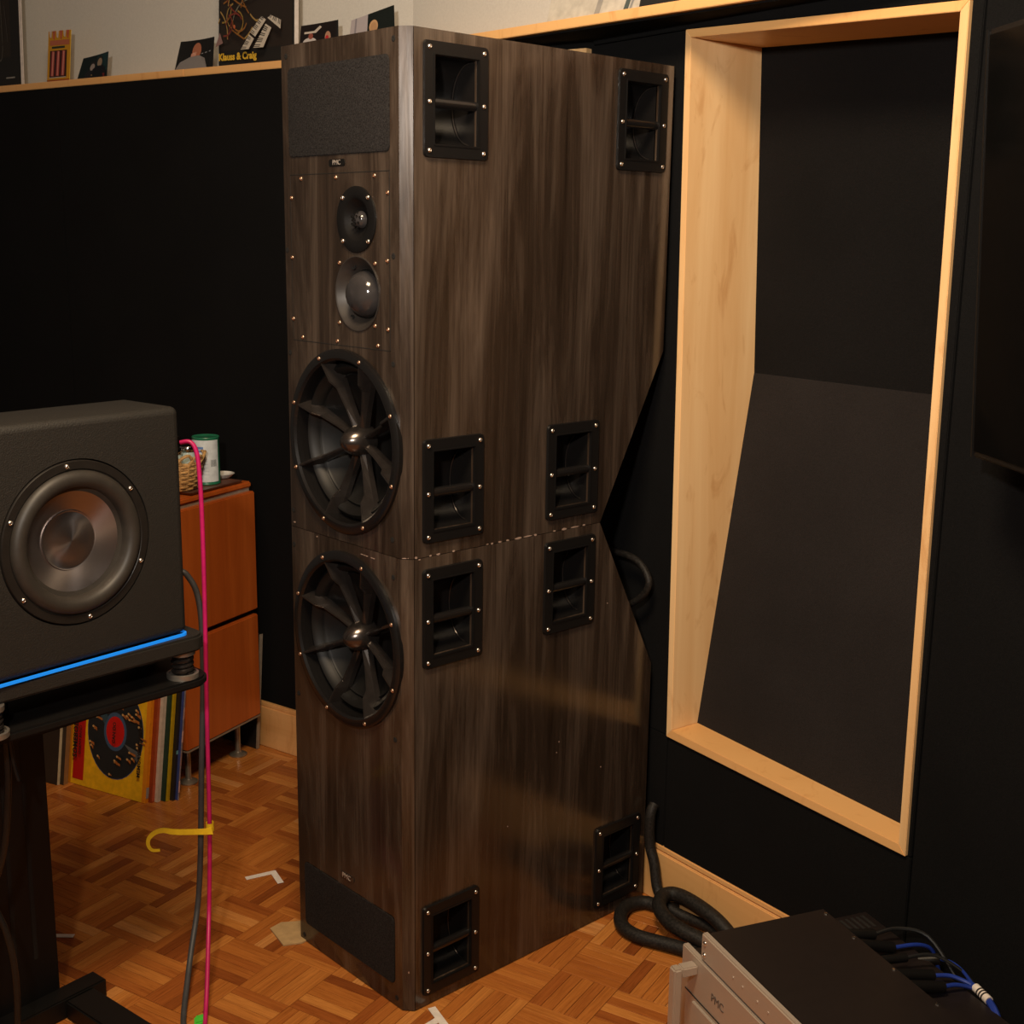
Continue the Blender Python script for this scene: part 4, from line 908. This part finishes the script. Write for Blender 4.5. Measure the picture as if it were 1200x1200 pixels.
# far-left dark poster
picture('dark_poster', 'near-black poster at the left end of the ledge', 'poster', ((-1.40, 1.8405), (-1.095, ZL+.001), (-1.085, 2.26), (-1.40, 2.26)),
        [(rc4(0, 0, .955, 1), (.012, .011, .010)), (rc4(.30, .20, .80, 1), (.022, .016, .011)), (rc4(.70, .055, .85, .065), (.25, .24, .22))]+
        [(line(.62+.05*math.cos(a), .30+.12*math.sin(a), .62+.05*math.cos(a+.3), .30+.12*math.sin(a+.3), .008), (.10, .095, .08)) for a in [PI+.3*i for i in range(10)]]+
        [(line(.57, .3, .60, .62, .008), (.09, .085, .07)), (line(.67, .3, .66, .60, .008), (.09, .085, .07)), (line(.76, .3, .72, .55, .006), (.07, .065, .06))], lean=.006, curl=.004)
# flat yellow pack standing on the ledge
bp_ = [(rc4(0, 0, 1, 1), (.52, .25, .012)), (rc4(0, 0, 1, .055), (.30, .06, .01)), (rc4(.10, .09, .86, .62), (.035, .012, .010)), (rc4(.08, .72, .96, .82), (.42, .12, .06)), (rc4(.18, .66, .76, .70), (.02, .03, .02))]
for k in range(3):
    u = .15+.24*k; bp_ += [([(u, .13), (u+.15, .12), (u+.17, .60), (u+.03, .61)], (.36, .075, .055)), ([(u+.06, .13), (u+.10, .13), (u+.13, .60), (u+.08, .60)], (.58, .22, .18)), ([(u+.0, .13), (u+.025, .13), (u+.05, .60), (u+.03, .60)], (.20, .025, .025))]
bp_ += [(rc4(.10, .085, .86, .10), (.55, .45, .35))]
rp, fp_ = picture('candy_pack', 'narrow yellow and red packet standing on the ledge', 'packet', ((-.989, ZL+.001), (-.884, ZL+.001), (-.872, 1.982), (-.975, 1.984)), bp_, lean=.006, thick=.0018, white=M['textyellow'])
for k, (u0, ht) in enumerate(((.05, .13), (.20, .17), (.36, .14), (.52, .17), (.68, .13), (.82, .16))):
    obj('white_drip', MB().add([fp_(u0, 1, .0012), fp_(u0+.12, 1, .0012), fp_(u0+.10, 1-ht, .0012), fp_(u0+.03, 1-ht*.9, .0012)], [(0, 1, 2, 3)]), flat((.55, .45, .40) if k % 2 == 0 else (.45, .10, .05)), rp, fix=False)
def person(u, v, s, skin, shirt, hair, back=None):
    return [([(u-.17*s, v-.42*s), (u+.17*s, v-.42*s), (u+.14*s, v-.14*s), (u+.05*s, v-.06*s), (u-.05*s, v-.06*s), (u-.14*s, v-.14*s)], shirt), (ell(u, v+.04*s, .065*s, .125*s, 14), hair), (ell(u, v, .055*s, .105*s, 14), skin)]
picture('snapshot', 'small snapshot of two people in dark clothes against deep teal', 'photograph', ((-.843, ZL+.001), (-.711, ZL+.001), (-.705, 1.911), (-.815, 1.899)),
        [(rc4(0, 0, 1, 1), (.004, .010, .011)), (rc4(.55, .3, 1, .97), (.006, .030, .034))]+person(.42, .50, 1.5, (.26, .22, .20), (.010, .010, .014), (.02, .018, .016))+person(.68, .66, 1.7, (.26, .19, .13), (.004, .005, .008), (.015, .012, .01))+[(ell(.44, .12, .05, .07, 10), (.30, .20, .10)), (rc4(.78, .03, .92, .2), (.12, .012, .01))], lean=.006, curl=.004, group='snapshots on the ledge', white=M['board'])
picture('snapshot', 'curled snapshot of a person in grey resting their face on a hand', 'photograph', ((-.420, ZL+.001), (-.272, ZL+.001), (-.268, 1.918), (-.397, 1.914)),
        [(rc4(0, 0, 1, 1), (.008, .008, .008)), ([(.60, .50), (.95, .56), (.95, .60), (.60, .53)], (.20, .20, .21)), ([(.0, 0), (.82, 0), (.72, .36), (.55, .48), (.30, .44), (.08, .28)], (.20, .185, .18)),
         (ell(.47, .64, .125, .26, 16), (.36, .13, .07)), ([(.30, .02), (.50, .05), (.55, .38), (.44, .60), (.33, .55)], (.50, .24, .17)), (line(.36, .3, .40, .58, .03), (.62, .36, .27)), (line(.43, .3, .45, .6, .03), (.55, .28, .2))], lean=.006, curl=.008, group='snapshots on the ledge', white=M['board'])
pol = [(rc4(0, 0, .955, 1), (.014, .013, .012)), (rc4(.02, .09, .93, 1), (.022, .016, .013)), ([(.40, .45), (.72, .40), (.70, .95), (.42, .98)], (.060, .012, .010))]
pol += cable_lines([(.26, .16, .035), (.30, .19, .06), (.22, .09, .02), (.16, .15, .11), (.15, .03, .02)], 60, 4, (.03, .13, .62, .98))
def pv(x, y): return ((x-95)/1050, (905-.083*(x-95)-y)*.000411)
def keys(a, b, c, d, n_):   # a-b start edge (back, front), d-c end edge (back, front)
    a, b, c, d = [pv(*q) for q in (a, b, c, d)]
    L2 = lambda p, q, t_: (p[0]*(1-t_)+q[0]*t_, p[1]*(1-t_)+q[1]*t_)
    out = [([a, b, c, d], (.50, .44, .36))]
    for i in range(n_):
        t0, t1 = (i+.5)/n_, (i+.95)/n_
        if i % 7 in (2, 6) or t1 > 1: continue
        p0, p1, q0_, q1 = L2(a, d, t0), L2(a, d, t1), L2(b, c, t0), L2(b, c, t1)
        out.append(([p0, L2(p0, q0_, .6), L2(p1, q1, .6), p1], (.02, .018, .016)))
    return out
pol += keys((525, 685), (630, 680), (700, 540), (635, 480), 10)+keys((650, 450), (720, 515), (860, 290), (800, 240), 12)+keys((700, 665), (830, 660), (935, 400), (860, 345), 14)+keys((1060, 300), (1055, 420), (890, 270), (925, 230), 9)
pol += [(ell(.345, .205, .013, .012, 8), (.42, .10, .04)), ([(.10, .10), (.2, .12), (.16, .18)], (.22, .13, .12))]
rp2, fpo = picture('music_poster', 'dark poster of tangled cables and keyboards lettered in yellow', 'poster', ((-.257, ZL+.001), (.030, ZL+.001), (.038, 2.27), (-.240, 2.27)), pol, lean=.006)
o_ = fpo(.03, .038, .0082); xa = (fpo(.6, .040, .004)-fpo(.03, .038, .004)).normalized(); za = (fpo(.03, .2, 0)-fpo(.03, .038, 0)).normalized(); nz = xa.cross(za).normalized()
place('lettering', text_mesh('Klauss & Craig', .0240, .0002, 'LEFT', M['textyellow'], .0009), rp2, frame(o_+za*.006, xa, za, nz))
picture('snapshot', 'snapshot of two people above the left corner of the loudspeaker', 'photograph', ((.034, ZL+.001), (.168, ZL+.001), (.163, 1.926), (.040, 1.921)),
        [(rc4(0, 0, .94, 1), (.010, .007, .007)), ([(.10, .80), (.35, .80), (.50, .93), (.55, .88), (.40, .74), (.10, .74)], (.50, .44, .38)), (ell(.25, .50, .17, .12, 14), (.50, .46, .44)), (ell(.27, .66, .06, .09, 12), (.25, .07, .05)), (ell(.72, .58, .08, .16, 14), (.40, .22, .14)), (ell(.70, .56, .045, .07, 10), (.45, .02, .03)), (ell(.70, .45, .06, .05, 10), (.5, .45, .42))], lean=.006, curl=.003, group='snapshots on the ledge', white=M['board'])
picture('snapshot', 'tilted snapshot, white at left, above the loudspeaker corner', 'photograph', ((.195, ZL+.001), (.345, ZL+.001), (.337, 1.945), (.205, 1.921)),
        [(rc4(0, 0, .40, 1), (.38, .34, .35)), (rc4(.1, 0, .14, 1), (.22, .2, .22)), (rc4(.40, 0, 1, 1), (.006, .010, .009)), (ell(.54, .66, .10, .16, 14), (.50, .30, .15)), (ell(.54, .60, .08, .16, 14), (.42, .24, .12))], lean=.006, group='snapshots on the ledge', white=M['board'])
# on the right-hand ledge: a pale sheet with a grey curve and a framed board
ps = thing('pale_poster', 'cream sheet with grey curved bands on the right-hand ledge', 'poster', (-.16, .60, 1.8435))
obj('sheet', MB().hexa([Vector((-.30, .600, 1.8435)), Vector((-.045, .600, 1.8435)), Vector((-.045, .602, 1.8435)), Vector((-.30, .602, 1.8435))], [Vector((-.30, .68, 2.14)), Vector((-.045, .68, 2.14)), Vector((-.045, .682, 2.14)), Vector((-.30, .682, 2.14))]), flat((.50, .46, .39)), ps)
def pq(x, z, k): return Vector((x, .600+(z-1.8435)*.2698-k, z))
for x0, wd, cc in ((-.168, .014, (.30, .28, .25)), (-.090, .012, (.07, .09, .085)), (-.075, .006, (.25, .25, .24))):
    mb = MB(); vs = []
    for i in range(9): z = 1.8437+.29*i/8; xx = x0+.05*(i/8)+.04*(i/8)**2; vs += [pq(xx, z, .0008), pq(xx+wd, z, .0008)]
    mb.add(vs, [(2*i, 2*i+1, 2*i+3, 2*i+2) for i in range(8)]); obj('curved_band', mb, flat(cc), ps, fix=False)
wf = thing('wood_framed_board', 'orange-brown framed board at the top edge above the right ledge', 'picture', (.15, .61, 1.8435))
obj('frame_board', MB().hexa([Vector((-.042, .600, 1.8435)), Vector((.36, .600, 1.8435)), Vector((.36, .612, 1.8435)), Vector((-.042, .612, 1.8435))], [Vector((-.042, .66, 2.16)), Vector((.36, .66, 2.16)), Vector((.36, .672, 2.16)), Vector((-.042, .672, 2.16))]), M['cherry'], wf, bevel=.002)
obj('lower_rail', MB().hexa([Vector((-.044, .594, 1.8435)), Vector((.362, .594, 1.8435)), Vector((.362, .5995, 1.8435)), Vector((-.044, .5995, 1.8435))], [Vector((-.044, .598, 1.860)), Vector((.362, .598, 1.860)), Vector((.362, .603, 1.860)), Vector((-.044, .603, 1.860))]), M['board'], wf)
